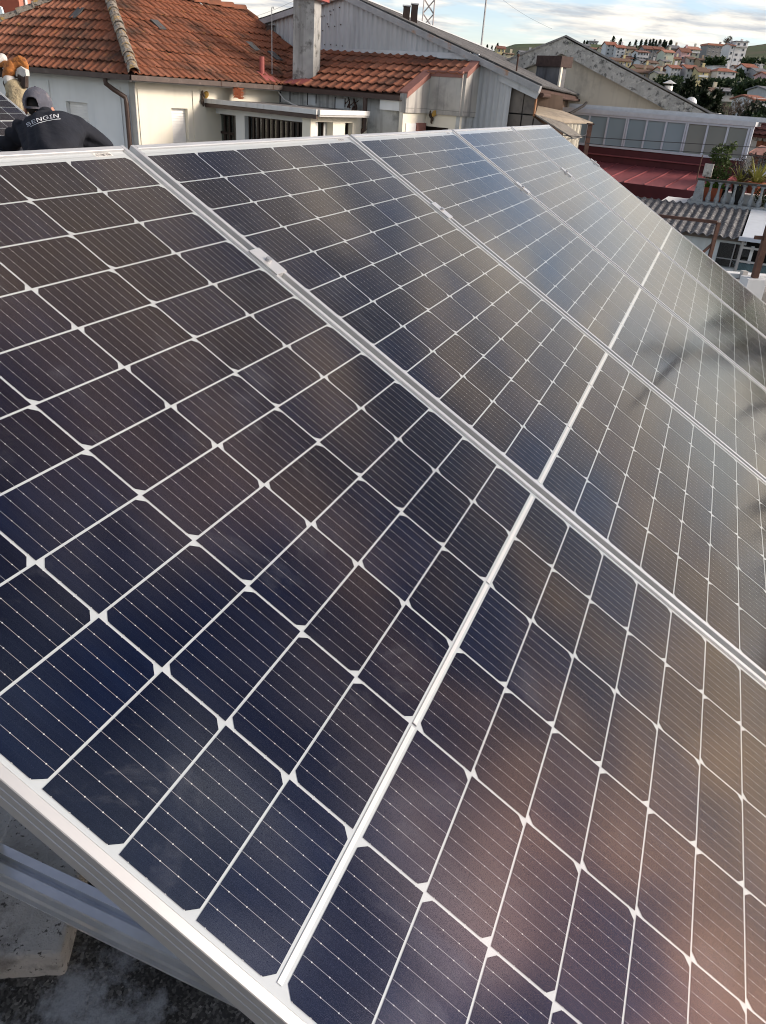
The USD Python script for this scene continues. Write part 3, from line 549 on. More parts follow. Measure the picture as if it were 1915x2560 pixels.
# ================================================================== flat-roofed extension with brown joinery
Aa = P(520, 250, 20.4); Bb = P(795, 280, 18.1); Cc = P(915, 285, 19.9)
ext = thing('flat_roof_extension', 'white extension with a flat roof, pale fascia and dark brown glazed doors', 'house extension', (Bb[0], Bb[1], zlow))
E1, E2 = VP(Aa, Bb), VP(Bb, Cc)
zf = (E1.hit(522, 246.5)[2] + E1.hit(795, 275.5)[2] + E2.hit(912, 279.5)[2]) / 3
zfb = E1.hit(795, 284)[2]; zfc = E1.hit(795, 293)[2]
fh = 0.085
door = sbounds(E1, 537, 281, 589, 420); win = sbounds(E1, 611, 288.5, 762, 420); w2 = sbounds(E2, 788.5 + 0, 305, 833, 420); w3 = sbounds(E2, 863, 307.5, 882, 420)
w2 = (E2.sz(788.5, 305, -.3)[0] + .02, 0, w2[2], w2[3])
W1 = E1.shift(-0.30); W2 = E2.shift(-0.30)
def hb(V, x0, y0, x1, zb): a, b = V.sz(x0, y0), V.sz(x1, y0); return (a[0], zb, b[0], a[1])
zd = zf - 2.35
hd, hw = hb(W1, 538, 283, 589, zd), hb(W1, 611, 289, 762, zf - 1.35)
j = W1.sz(777, 300)[0]; j2 = W2.sz(777, 300)[0]
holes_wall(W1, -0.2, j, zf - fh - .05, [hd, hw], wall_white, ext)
h2, h3 = hb(W2, 789, 305, 833, zf - 1.25), hb(W2, 863, 307.5, 882, zf - 1.25)
holes_wall(W2, j2, W2.len + .6, zf - fh - .05, [h2, h3], wall_cream, ext)  # sunlit face coloured cream, the shaded door face coloured cool white
obj('roof_slab', prism([E1.at(-.1, zf - .012, 0), E1.at(E1.len, zf - .012, 0), E2.at(E2.len + .1, zf - .012, 0), E2.at(E2.len + .1, zf - .012, -1.5), E1.at(E1.len * .5, zf - .012, -3.2), E1.at(-.1, zf - .012, -2.2)], np.array([0, 0, -0.07])), mat('bitumen_sheet', (0.17, 0.165, 0.16), rough=0.9, var=0.3, scale=2.5, blots=[((0.36, 0.35, 0.33), 1.6, 0.55, 0.1)]), ext)
fascia_m = mat('pale_fascia', (0.63, 0.64, 0.63), rough=0.8, var=0.12, scale=3, streak=((0.36, 0.36, 0.34), 0.5))
obj('fascia', E1.rect(-.12, E1.len, zf - fh, zf + .01, 0.003, 0.055), fascia_m, ext); obj('fascia', E2.rect(0.0, E2.len + .1, zf - fh, zf + .01, 0.003, 0.055), fascia_m, ext)
obj('fascia_gutter', E1.rect(-.12, E1.len - .01, zf - fh - .085, zf - fh - .004, -.005, 0.045), pipe_m, ext)
obj('soffit', E2.rect(0.02, E2.len + .1, zf - fh - .04, zf - fh - .004, -.29, 0.03), soffit_m, ext)
def joinery(V, h, cols, rows, parent, name, off=-.14, pane_mat=pane_m, curtain=True):
    s0, z0, s1, z1 = h; f = 0.045
    pg = sbox(s0, z0, s1, z1); ws = (s1 - s0) / cols
    for c in range(cols):
        for r in range(rows):
            a, b = z0 + (z1 - z0) * r / rows, z0 + (z1 - z0) * (r + 1) / rows
            pg = pg.difference(sbox(s0 + c * ws + f * .6, a + f * .6, s0 + (c + 1) * ws - f * .6, b - f * .6))
    q = obj(name, V.poly(pg, off - .03, off + .02), wood_m, parent)
    for c in range(cols):
        for r in range(rows):
            a, b = z0 + (z1 - z0) * r / rows, z0 + (z1 - z0) * (r + 1) / rows
            obj('pane', V.rect(s0 + c * ws + f * .6, s0 + (c + 1) * ws - f * .6, a + f * .6, b - f * .6, off - .012, off - .006), pane_mat, q)
    if curtain: obj('curtain', V.rect(s0, s1, z0, z1, off - .09, off - .08), curtain_m, parent)
    return q
dsplit = hd[0] + (hd[2] - hd[0]) * .72
joinery(W1, (hd[0], hd[1], dsplit, hd[3]), 3, 5, ext, 'door'); obj('side_light', W1.rect(dsplit, hd[2], hd[1], hd[3], -.16, -.13), curtain_m, ext)
wd = (hw[2] - hw[0]) / 4
for k in range(4): joinery(W1, (hw[0] + wd * k, hw[1], hw[0] + wd * (k + 1) - .012, hw[3]), 3, 2, ext, 'casement', curtain=k < 3)
obj('dark_room', W1.rect(hw[0] + wd * 3, hw[2], hw[1], hw[3], -.30, -.25), dark_m, ext)
s_m = h2[0] + (h2[2] - h2[0]) * .72
obj('window_reveal', W2.rect(s_m, h2[2], h2[1], h2[3], -.21, -.17), wall_stain, ext)
joinery(W2, (h2[0], h2[1], s_m, h2[3]), 2, 1, ext, 'window'); joinery(W2, h3, 1, 1, ext, 'window', curtain=False); obj('dark_room', W2.rect(h3[0], h3[2], h3[1], h3[3], -.40, -.36), dark_m, ext)
ts = E1.shift(-0.75).hit(600, 247)
t = thing('tile_stack', 'stack of spare orange roof tiles lying on the flat extension roof', 'roof tiles', ts)
stack_m = mat('clean_tile', (0.42, 0.13, 0.06), rough=0.8, var=0.2, scale=12)
for k in range(9):
    v, F = tile_mesh(0.24, 0.36, 0.012); v = v - [.12, .18, 0]; a = rng.normal(0, .04)
    v = v @ np.array([[math.cos(a), math.sin(a), 0], [-math.sin(a), math.cos(a), 0], [0, 0, 1]]) + ts + [0, 0, .006 + .026 * k]
    obj('tile', trimesh.Trimesh(v, F, process=False), stack_m, t)
# ================================================================== tiled annex with the tall chimney and the stepped parapet
X1, X2 = P(692, 213.5, 22.0), P(1004, 243, 19.8)
zx = (X1[2] + X2[2]) / 2; X1[2] = X2[2] = zx
AW = VP(X1, X2)
SA = Slope(X1 + np.array([0, 0, .03]), AW.s, math.radians(24.5))
annex = thing('tiled_annex', 'annex with a newer red tile roof, stained wall and streaked concrete parapet', 'house annex', (X2[0], X2[1], zlow))
apx = [(698, 214), (1004, 243), (1074, 183), (1161, 187.5), (1198, 153), (1100, 146.5), (980, 138), (880, 131.5), (798, 125.5), (726, 121)]
a_ab = [SA.ab(SA.hit(*p)) for p in apx]; a_ab[0] = np.array([a_ab[0][0], 0.0]); a_ab[1] = np.array([a_ab[1][0], 0.0])
roof_a = obj('roof', SA.deck(a_ab, -0.12, -0.004), deck_m, annex)
lay_tiles([(roof_a, tile_new, SA.tiles(a_ab, 0.25, 0.37, rng))], 300)
gutter(AW.at(0.0, zx - .09, 0.0), AW.at(AW.len + .02, zx - .09, 0.0), annex, AW.n, h=.10, w=.10, m=pipe_m)
f_top = [SA.at(*a_ab[k]) for k in (1, 2, 3, 4)]
AWb = AW.shift(-0.22)
holes_wall(AWb, -.4, AW.len - .02, zx - .06, [], wall_stain, annex)
for (x0, y0, x1, y1) in ((703, 228, 724, 256), (771, 236, 789, 263), (840, 246, 861, 272)):
    q = obj('wall_patch', AWb.box(x0, y0, x1, y1, .002, .012), mat(f'fresh_mortar_{x0}', (0.56, 0.60, 0.63), rough=0.95, var=0.08), annex)
    a, b = AWb.sz(x0, y0), AWb.sz(x1, y1)
    obj('mortar_edge', cat([AWb.rect(a[0] - .035, a[0] - .004, b[1] - .01, a[1] + .03, .002, .007), AWb.rect(b[0] + .004, b[0] + .03, b[1] + .04, a[1] + .02, .002, .007)]), mat(f'damp_edge_{x0}', (0.05, 0.05, 0.055), rough=0.9), annex)
VF = [VP(f_top[k], f_top[k + 1]) for k in range(3)]
zb = [VF[0].hit(1004, 281)[2], VF[1].hit(1100, 287)[2], VF[2].hit(1180, 293)[2]]; zbm = zb[0]
trim_m = mat('red_verge_trim', (0.24, 0.115, 0.095), rough=0.7, var=0.15, scale=8)
for k in range(3):
    V = VF[k]; t0, t1 = f_top[k][2], f_top[k + 1][2]
    obj('parapet', V.poly(Polygon([(0, zbm), (V.len, zbm), (V.len, t1 + .03), (0, t0 + .03)]), -0.12, 0.06), parapet_m, annex)
    obj('verge_trim', prism([V.at(0, t0 + .032, .085), V.at(V.len, t1 + .032, .085), V.at(V.len, t1 + .032, -.15), V.at(0, t0 + .032, -.15)], np.array([0, 0, .035])), trim_m, annex)
    obj('verge_face', V.poly(Polygon([(0, t0 - .06), (V.len, t1 - .06), (V.len, t1 + .03), (0, t0 + .03)]), .062, .08), trim_m, annex)
    obj('drip_line', V.rect(0, V.len, zbm + .09, zbm + .10, .0605, .064), mat(f'drip_{k}', (.2, .2, .19)), annex)
h5 = sbounds(VF[1], 1055, 314, 1111, 420); h5 = (h5[0], zbm - 1.2, h5[2], h5[3])
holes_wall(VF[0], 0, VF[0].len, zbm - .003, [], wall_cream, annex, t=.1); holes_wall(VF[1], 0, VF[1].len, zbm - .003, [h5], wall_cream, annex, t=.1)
holes_wall(VF[2], 0, VF[2].len, zbm - .003, [], wall_stain, annex, t=.1)
obj('dark_room', VF[1].rect(h5[0], h5[2], h5[1], h5[3], -.25, -.2), wood_m, annex)
a, b = VF[0].sz(1014, 308), VF[0].sz(1038, 420); obj('shutter', VF[0].rect(a[0], b[0], zbm - 1.2, a[1], .003, .02), shutter_m, annex)
a, b = VF[0].sz(1039, 307), VF[0].sz(1052, 420); obj('brown_shutter', VF[0].rect(a[0], min(b[0], VF[0].len - .01), zbm - 1.2, a[1], .003, .05), trim_m, annex)
a = AWb.sz(946, 240); obj('white_band', AW.rect(AW.sz(950, 240)[0], AW.len, zbm + .02, zx - .10, -.20, -.01), wall_white, annex)
ornament(VF[1], 1085, 293, 'wall_ornament', 'dark wall ornament hanging under the streaked concrete parapet', .9, .02)
# drain pipes at the corner of the extension
dp = [AW.at(AW.sz(917, 245)[0], zx - .09, .05), AW.at(AW.sz(917, 245)[0], AW.sz(917, 310)[1], .05), AW.at(AW.sz(915, 325)[0], AW.sz(915, 322)[1], .05), AW.at(AW.sz(905, 332)[0], AW.sz(905, 331)[1], .06), AW.at(AW.sz(899, 326)[0], AW.sz(899, 326)[1], .08), AW.at(AW.sz(898, 300)[0], AW.sz(898, 302)[1], .08)]
obj('downpipe', tube(dp, 0.055, 10), pipe_m, annex)
# branches drying on the extension roof
t = thing('dead_branches', 'bundle of dark dead branches leaning on the stained wall above the flat roof', 'branches', AWb.hit(895, 277) + AWb.n * .15)
for k, (x0, y0, x1, y1, r) in enumerate(((905, 276, 888, 248, .035), (890, 272, 876, 245, .022), (886, 268, 876, 258, .018), (893, 262, 902, 252, .012), (900, 276, 893, 262, .03), (884, 262, 877, 248, .012))):
    p, q = AWb.hit(x0, y0) + AWb.n * (.22 + .02 * k), AWb.hit(x1, y1) + AWb.n * .06
    pts = np.linspace(p, q, 6) + rng.normal(0, .012, (6, 3)); obj('branch', tube(pts, np.linspace(r, r * .6, 6)), deck_m, t)
obj('hanging_cable', tube([AWb.hit(706, 214) + AW.n * .3, AWb.hit(718, 233) + AW.n * .3, AWb.hit(737, 250) + AW.n * .4, AWb.hit(765, 262) + AW.n * .5, AWb.hit(790, 267) + AW.n * .7], 0.016, 6), mat('pale_cable', (.55, .55, .53), rough=.6), annex)
# chimney
chim_m = mat('weathered_chimney', (0.34, 0.35, 0.345), rough=0.95, var=0.25, scale=2.2, bump=0.5, bscale=60, blots=[((0.11, 0.11, 0.105), 3.2, 0.53, 0.12), ((0.42, 0.40, 0.30), 5.0, 0.62, 0.1)], streak=((0.12, 0.12, 0.12), 0.8))
cb = SA.hit(757, 204)
wf = np.linalg.norm(P(783, 205, cb[1]) - P(729, 205, cb[1])) * 1.0
chm = thing('chimney', 'tall square weathered concrete chimney rising from the annex tiles', 'chimney', cb)
cy = math.radians(-14); cs_, cn = np.array([math.cos(cy), math.sin(cy), 0]), np.array([math.sin(cy), -math.cos(cy), 0])
ctop = P(757, -6, cb[1])[2]
stack = frame_mesh(bx(-wf / 2, wf / 2, -.3, ctop - cb[2], -.48, 0), cb, cs_, np.array([0, 0, 1.0]), cn)
obj('stack', stack, chim_m, chm)
obj('cap', frame_mesh(bx(-wf / 2 - .06, wf / 2 + .17, ctop - cb[2] - .03, ctop - cb[2] + .07, -.58, .07), cb, cs_, np.array([0, 0, 1.0]), cn), flash_m, chm)
obj('pot', tube([cb + cs_ * 0 - cn * .24 + [0, 0, ctop - cb[2] + .06], cb - cn * .24 + [0, 0, ctop - cb[2] + .45]], .14, 12), flash_m, chm)
fb = SA.ab(cb); obj('base_flashing', SA.deck([fb + d for d in ((-wf / 2 - .14, -.28), (wf / 2 + .04, -.28), (wf / 2 + .02, .02), (-wf / 2 - .06, .02))], .05, .066), flash_m, chm)

# ================================================================== metal-clad warehouse
W0, W1_ = SA.at(*a_ab[8]), SA.at(*a_ab[4])
WH = VP(W0, W1_)
g = ray(1590, hor(1590)); g[2] = 0; g = unit(g)
ware = thing('metal_clad_warehouse', 'warehouse with a grey corrugated metal gable and a long lichen-grey sheet roof', 'warehouse', WH.at(WH.len, zlow))
clad_m = mat('grey_cladding', (0.48, 0.505, 0.525), rough=0.55, var=0.10, scale=1.3, metal=0.15, streak=((0.33, 0.35, 0.365), 0.7), rand=0.06)
sheet_m = mat('lichen_roof_sheet', (0.165, 0.165, 0.165), rough=0.95, var=0.3, scale=2.5, bump=0.4, bscale=60, blots=[((0.08, 0.08, 0.078), 5.0, 0.5, 0.14), ((0.27, 0.265, 0.25), 14.0, 0.58, 0.1)], rand=0.12)
T0, T1, T2 = WH.sz(860, -13), WH.sz(1356, 222), WH.sz(560, 88)
mR = (T1[1] - T0[1]) / (T1[0] - T0[0]); mL = (T0[1] - T2[1]) / (T0[0] - T2[0])
def gz_(s): return T0[1] + (mR * (s - T0[0]) if s > T0[0] else mL * (s - T0[0]))
sE = WH.sz(1280, 210)[0]
def corr_wall(V, s0, s1, zlo, zhi, pitch, amp, off):
    n = max(2, int((s1 - s0) / (pitch / 4))); ss = np.linspace(s0, s1, n + 1)
    w = off + amp * np.cos(2 * np.pi * ss / pitch)
    lo = np.array([V.at(s, zlo(s) if callable(zlo) else zlo, o) for s, o in zip(ss, w)]); hi = np.array([V.at(s, zhi(s), o) for s, o in zip(ss, w)])
    v = np.vstack([lo, hi]); F = []
    for i in range(n): F += [(i, i + 1, i + n + 2), (i, i + n + 2, i + n + 1)]
    return trimesh.Trimesh(v, np.array(F), process=False)
s = T2[0] - 2.0
while s < sE - .05:
    e = min(s + 0.96, sE); obj('cladding_sheet', corr_wall(WH, s, e, zlow, gz_, 0.16, 0.014, 0.0), clad_m, ware); s = e
s0_, s1_ = WH.sz(790, 128)[0], WH.sz(1196, 152)[0]
zfl = SA.at(*a_ab[6])[2]
obj('base_flashing', WH.rect(s0_, WH.sz(1199, 150)[0], zfl - .02, zfl + .10, .02, .06), zinc_m, ware)
bolts = []
for (x, y) in ((812, 40), (826, 28), (835, 25), (828, 37), (820, 60), (823, 67), (838, 66), (853, 62), (808, 77), (813, 112), (828, 112), (842, 113), (857, 115), (850, 19), (806, 42)):
    c_ = WH.hit(x, y); bolts.append(frame_mesh(trimesh.creation.cylinder(.013, .02, sections=8), c_ + WH.n * .02, WH.s, np.array([0, 0, 1.0]), WH.n))
[obj('cladding_bolt', b, deck_m, ware) for b in bolts]
# roof: sheets laid in courses, waves running down the slope
Lr = 23.0
def corr_roof(o, along, down, wave_len, a0, a1, d0, d1, pitch, amp, nrm):
    n = max(2, int(round((a1 - a0) / (pitch / 8)))); aa = np.linspace(a0, a1, n + 1); w = amp * np.cos(2 * np.pi * aa / pitch)
    top = [o + along * a + down * d0 + nrm * x for a, x in zip(aa, w)]; bot = [o + along * a + down * d1 + nrm * x for a, x in zip(aa, w)]
    lip = [b - nrm * 0.012 for b in bot]
    v = np.array(top + bot + lip); F = []; k = n + 1
    for i in range(n): F += [(i, k + i, k + i + 1), (i, k + i + 1, i + 1), (k + i, 2 * k + i, 2 * k + i + 1), (k + i, 2 * k + i + 1, k + i + 1)]
    m = trimesh.Trimesh(v, np.array(F), process=False)
    if (np.cross(v[k] - v[0], v[1] - v[0])) @ nrm < 0: m.invert()
    return m
def slope_sheets(parent, A0, A1, along, length, courses, width, pitch, amp, m, name, lift=0.0):
    down = unit(A1 - A0); Ls = np.linalg.norm(A1 - A0); nrm = unit(np.cross(along, down)); nrm = nrm if nrm[2] > 0 else -nrm
    for c in range(courses):
        a = 0.0
        while a < length - .01:
            b = min(a + width, length)
            obj(name, corr_roof(A0 + nrm * (lift + 0.018 * (courses - 1 - c) * 0 + 0.004 * ((int(a / width) + c) % 2)), along, down, 0, a, b + .03, Ls * c / courses - (.12 if c else 0), Ls * (c + 1) / courses, pitch, amp, nrm + down * 0), m, parent); a = b
    return nrm
AP, EV, EL = WH.at(T0[0], T0[1], .10), WH.at(T1[0], T1[1], .10), WH.at(T2[0], T2[1], .10)
nr = slope_sheets(ware, AP, EV, g, Lr, 4, 1.05, 0.177, 0.024, sheet_m, 'roof_sheet', .06)
slope_sheets(ware, AP, EL + (EL - AP) * .3, g, Lr, 2, 3.0, 0.177, 0.024, sheet_m, 'roof_sheet_left', .06)
obj('ridge_strip', beam(AP + [0, 0, .075], AP + g * Lr + [0, 0, .075], .28, .03), zinc_m, ware)
vm = mat('verge_flashing', (0.33, 0.34, 0.35), rough=.6, var=.25, scale=4, metal=.2, blots=[((.33, .2, .13), 2, .56, .1)])
obj('verge', beam(AP + g * .0 + [0, 0, -.02], EV + [0, 0, -.02], .09, .13), vm, ware); obj('verge', beam(AP + [0, 0, -.02], EL + [0, 0, -.02], .09, .13), vm, ware)
obj('inner_deck', prism([AP + g * .1 - [0, 0, .02], EV + g * .1 - [0, 0, .02], EV + g * Lr - [0, 0, .02], AP + g * Lr - [0, 0, .02]], np.array([0, 0, -.06])), deck_m, ware)
WHF = VP(WH.A + g * (Lr - .3), WH.A + g * (Lr - .3) + WH.s * WH.len)
obj('far_gable', WHF.poly(Polygon([(T2[0] - 2, zlow), (T1[0] - .3, zlow), (T1[0] - .3, T1[1] - .15), (T0[0], T0[1] - .12), (T2[0] - 2, gz_(T2[0] - 2) - .12)]), -.1, 0), conc_m, ware)
# eave, gutter and the shaded side wall behind the lean-to
SWs = T1[0] - 0.42
SV = VP(WH.at(SWs, 0) + g * .2, WH.at(SWs, 0) + g * (Lr - .4))
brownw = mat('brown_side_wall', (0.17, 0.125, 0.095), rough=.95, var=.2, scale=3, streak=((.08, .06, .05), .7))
obj('side_wall', SV.rect(0, SV.len, zlow, T1[1] - .05, -.1, 0), brownw, ware)
ezg = EV - [0, 0, .12]; obj('eave_gutter', tube([ezg + WH.s * .05 + g * .1, ezg + WH.s * .05 + g * (Lr * .5), ezg + WH.s * .05 + g * Lr], .045, 8), deck_m, ware)
fp = [P(1466, 257, EV[1] + 8.0), P(1458, 265, EV[1] + 7.6), P(1424, 284, EV[1] + 6.6)]; obj('eave_pipe', tube(fp, .042, 8), dark_m, ware)
fib_m = mat('fibre_cement_panel', (0.155, 0.14, 0.125), rough=.9, var=.16, scale=2.2, blots=[((.09, .08, .075), 3, .5, .2)], rand=.15)
FB = WH.shift(-0.10)
x_l, x_r = FB.sz(1281, 207)[0], FB.sz(1341, 240)[0]; zmid = FB.sz(1300, 285)[1]; xm = (x_l + x_r) / 2 + .02
obj('fibre_panel', FB.poly(Polygon([(x_l, zmid + .015), (xm - .012, zmid + .015), (xm - .012, gz_(xm) - .18), (x_l, gz_(x_l) - .18)]), -.03, 0), fib_m, ware)
obj('fibre_panel', FB.poly(Polygon([(xm + .012, zmid + .015), (x_r, zmid + .015), (x_r, gz_(x_r) - .18), (xm + .012, gz_(xm) - .18)]), -.03, 0), fib_m, ware)
for k, (a, b) in enumerate(((x_l, xm), (xm + .024, x_r + .0), (x_r + .024, x_r + .75), (x_r + .774, x_r + 1.5))):
    zt = [zmid - .015, zmid - .015, zmid - .05 - .0, zmid - .42][k]; zt2 = [zmid - .015, zmid - .015, zmid - .40, zmid - .80][k]
    obj('fibre_panel', FB.poly(Polygon([(a, zlow), (b - .012, zlow), (b - .012, zt2), (a, zt)]), -.03, 0), fib_m, ware)
obj('panel_backing', FB.poly(Polygon([(x_l - .02, zlow), (x_r, zlow), (x_r, gz_(x_r) - .15), (x_l - .02, gz_(x_l) - .15)]), -.08, -.04), dark_m, ware)
obj('rusty_edge', FB.rect(x_r - .012, x_r + .02, zmid - .02, gz_(x_r) - .2, -.03, .02), mat('rust_orange', (.25, .13, .07), rough=.8, var=.3), ware)
obj('verge_board', WH.poly(Polygon([(sE - .35, gz_(sE - .35) - .04), (T1[0] - .02, gz_(T1[0]) - .04), (T1[0] - .10, gz_(T1[0]) - .21), (sE - .35, gz_(sE - .35) - .24)]), .02, .05), clad_m, ware)
# lean-to sheets
lean_m = mat('tan_lean_to_sheet', (0.30, 0.26, 0.205), rough=.95, var=.2, scale=2.5, blots=[((.16, .14, .12), 3, .52, .15)], rand=.1)
lean_g = mat('grey_lean_to_sheet', (0.22, 0.21, 0.19), rough=.95, var=.22, scale=2.5, blots=[((.12, .11, .10), 4, .5, .15)], rand=.1)
lt = thing('lean_to', 'tan and grey sheet lean-to roofs over a corrugated wall beside the warehouse', 'lean-to', P(1400, 330, 21) * [1, 1, 0] + [0, 0, zlow])
YL = FB.hit(1340, 283)[1]
def sheet(pxy, th, m, name='roof_sheet'): return obj(name, patch([P(*p) for p in pxy], th), m, lt)
sheet([(1339, 284, YL), (1345, 264, YL + 1.55), (1407, 277, YL + 1.55), (1482, 306, YL + 1.3), (1410, 305, YL + .5)], .03, lean_m)
V = VP(P(1330, 250, YL + 1.6), P(1412, 256, YL + 1.6)); obj('brown_wall', V.poly(Polygon([V.sz(*p) for p in ((1338, 400), (1338, 228), (1407, 240), (1407, 400))]), -.1, 0), brownw, lt)
sheet([(1339, 285.5, YL - .05), (1409, 306, YL + .45), (1456, 341, YL + .2), (1432, 344, YL - .3)], .03, lean_g)
CWm = mat('pale_corrugated', (.46, .44, .37), rough=.7, var=.12, scale=3)
q0, q1 = P(1412, 306, YL + .6), P(1455, 307, YL + 1.0); V = VP(q0, q1)
obj('corrugated_wall', corr_wall(V, 0, V.len, zlow, lambda s: q0[2] - .03, .13, .018, 0), CWm, lt)
q0, q1 = P(1432, 346, YL - .2), P(1448, 343, YL + .05); V = VP(q0, q1)
obj('corrugated_wall', corr_wall(V, 0, V.len, zlow, lambda s: q0[2] - .03, .13, .018, 0), CWm, lt)
# roof furniture of the warehouse
for (x, y, h, lab) in ((1015, 50, .30, 'left of two small dark vent boxes on the warehouse roof verge'), (1034, 58, .42, 'right of two small dark vent boxes on the warehouse roof verge')):
    b_ = hit(x, y, AP + nr * .06, nr); t = thing('roof_vent', lab, 'vent', b_); w = .09
    obj('box', bx(b_[0] - w, b_[0] + w, b_[1] - w, b_[1] + w, b_[2] - .1, b_[2] + h), wood_m, t); obj('lid', bx(b_[0] - w - .02, b_[0] + w + .02, b_[1] - w - .02, b_[1] + w + .02, b_[2] + h + .002, b_[2] + h + .03), zinc_m, t)
def pole(name, lab, ct, x0, y0, x1, y1, Y, r, m, cap=False):
    p, q = P(x0, y0, Y), P(x1, y1, Y); q = np.array([p[0], p[1], q[2]]); t = thing(name, lab, ct, p)
    obj('shaft', tube([p, (p + q) / 2, q], r, 8), m, t)
    if cap: e = trimesh.creation.icosphere(1, r * 1.9); e.apply_translation(q); obj('knob', e, m, t)
b_ = hit(1290, 180, AP + nr * .06, nr); pole('roof_post', 'thin dark post standing on the lower edge of the warehouse roof', 'post', 1290, 184, 1295, 138, b_[1], .02, deck_m, True)
b_ = WH.hit(1173, 152, .12); pole('short_post', 'short grey-green pipe against the gable end above the annex tiles', 'pipe', 1173, 152, 1174, 131, b_[1], .02, steel_m)
pole('mast', 'thin leaning radio mast rising into the sky behind the warehouse', 'mast', 1202, 125, 1214, -30, 46, .045, steel_m)
# chimney box in front of the cream gable
cb2 = P(1362, 246, 29.0); t = thing('metal_flue', 'squat dark flue with a rusty brown cowl in front of the cream gable', 'flue', cb2)
V = VP(P(1345, 240, 29.0), P(1388, 240, 28.4)); 
a, b = V.sz(1343, 160), V.sz(1386, 262); dk = mat('sooty_panel', (.13, .135, .145), rough=.85, var=.3, scale=3, streak=((.05, .05, .055), .7))
obj('body', V.rect(a[0], b[0], b[1], a[1], -.3, 0), dk, t); obj('corner_trim', V.rect(b[0] + .003, b[0] + .07, b[1], a[1], -.06, .01), wall_cream, t)
a, b = V.sz(1347, 139), V.sz(1407, 158); obj('cowl', V.rect(a[0], b[0], a[1] - .30, a[1], -.45, .08), mat('dark_cowl', (.055, .036, .032), rough=.8, var=.35, scale=9), t)

# ================================================================== cream gabled building
CB = VP(P(1275, 160, 34.0), P(1800, 300, 30.0))
cream = thing('cream_gable_building', 'tall cream gable end with thick lichen-covered concrete verges', 'building', CB.at(CB.sz(1418, 200)[0], zlow))
gab = [CB.sz(*p) for p in ((1272, 156), (1419, 97), (1801, 300))]
cr_m = mat('cream_gable_render', (0.60, 0.55, 0.455), rough=.95, var=.07, scale=.8, bump=.2, bscale=60, blots=[((.36, .32, .27), .9, .55, .2)], streak=((.34, .31, .26), .4))
lich_m = mat('lichen_concrete', (0.40, 0.395, 0.37), rough=.98, var=.3, scale=4, bump=.9, bscale=30, blots=[((.12, .12, .115), 5.5, .53, .1), ((.52, .51, .47), 7, .57, .06), ((.17, .20, .13), 2.2, .6, .1)])
a, b_, c = gab
sl = (b_[1] - a[1]) / (b_[0] - a[0]); sr = (c[1] - b_[1]) / (c[0] - b_[0]); sw1 = CB.sz(1792, 300)[0] - .4
obj('gable_wall', CB.poly(Polygon([(a[0] + .3, zlow), (sw1, zlow), (sw1, b_[1] + sr * (sw1 - b_[0]) - .25), (b_[0], b_[1] - .3), (a[0] + .3, a[1] + sl * .3 - .25)]), -.3, 0), cr_m, cream)
vt_ = .50
def verge(p, q, lab):
    m = CB.poly(Polygon([(p[0], p[1] - vt_), (q[0], q[1] - vt_), (q[0], q[1]), (p[0], p[1])]), 0.003, .40).subdivide_to_size(.25)
    v = m.vertices + .02 * np.c_[[meshkit.fbm(m.vertices * 2.5 + 7 * k) for k in range(3)]].T; obj('verge', trimesh.Trimesh(v, m.faces, process=False), lich_m, cream)
verge(a, b_, ''); verge(b_, c, '')
gback = ray(1762, hor(1762)); gback[2] = 0; gback = unit(gback)
for p, q in ((a, b_), (b_, c)):
    pts = [CB.at(p[0], p[1] + .03, .0) - gback * .45, CB.at(q[0], q[1] + .03, .0) - gback * .45, CB.at(q[0], q[1] + .03, 0) + gback * 14, CB.at(p[0], p[1] + .03, 0) + gback * 14]; obj('roof_slope', prism(pts, np.array([0, 0, .06])), mat('grey_roof_sheet_%d' % int(q[0] * 10), (.24, .235, .23), rough=.9, var=.25, scale=1.5, streak=((.12, .12, .12), .6)), cream)
obj('eave_bracket', cat([CB.box(1788, 286, 1800, 302, .0, .4), CB.box(1785, 282, 1803, 285, .0, .45)]), soffit_m, cream)
obj('wall_conduit', tube([CB.hit(1709, 268) + CB.n * .05, CB.hit(1702, 292) + CB.n * .05], .035), soffit_m, cream)
obj('dark_recess', CB.box(1731, 283, 1760, 320, .003, .02), dark_m, cream)
st = P(1668, 236, 33.0); t = thing('steel_flue', 'bright steel flue with a rain cap on the lichen-edged roof', 'flue', st)
stm = mat('bright_steel', (.75, .74, .72), rough=.25, metal=.8, var=.1, scale=8)
st_t = P(1663, 214, 33.0)[2]; obj('pipe', tube([st - [0, 0, .4], [st[0], st[1], st_t]], .15, 14), stm, t); obj('rain_cap', trimesh.creation.cone(.26, .12, sections=14, transform=trimesh.transformations.translation_matrix((st[0], st[1], st_t + .08))), stm, t); obj('strut', tube([[st[0] + .1, st[1], st_t - .03], [st[0] + .1, st[1], st_t + .12]], .02), steel_m, t)
e = trimesh.creation.icosphere(2, .22); e.apply_scale([1, .5, .9]); e.apply_translation(P(1727, 257, 33.0)); obj('roof_dome', e, zinc_m, cream)

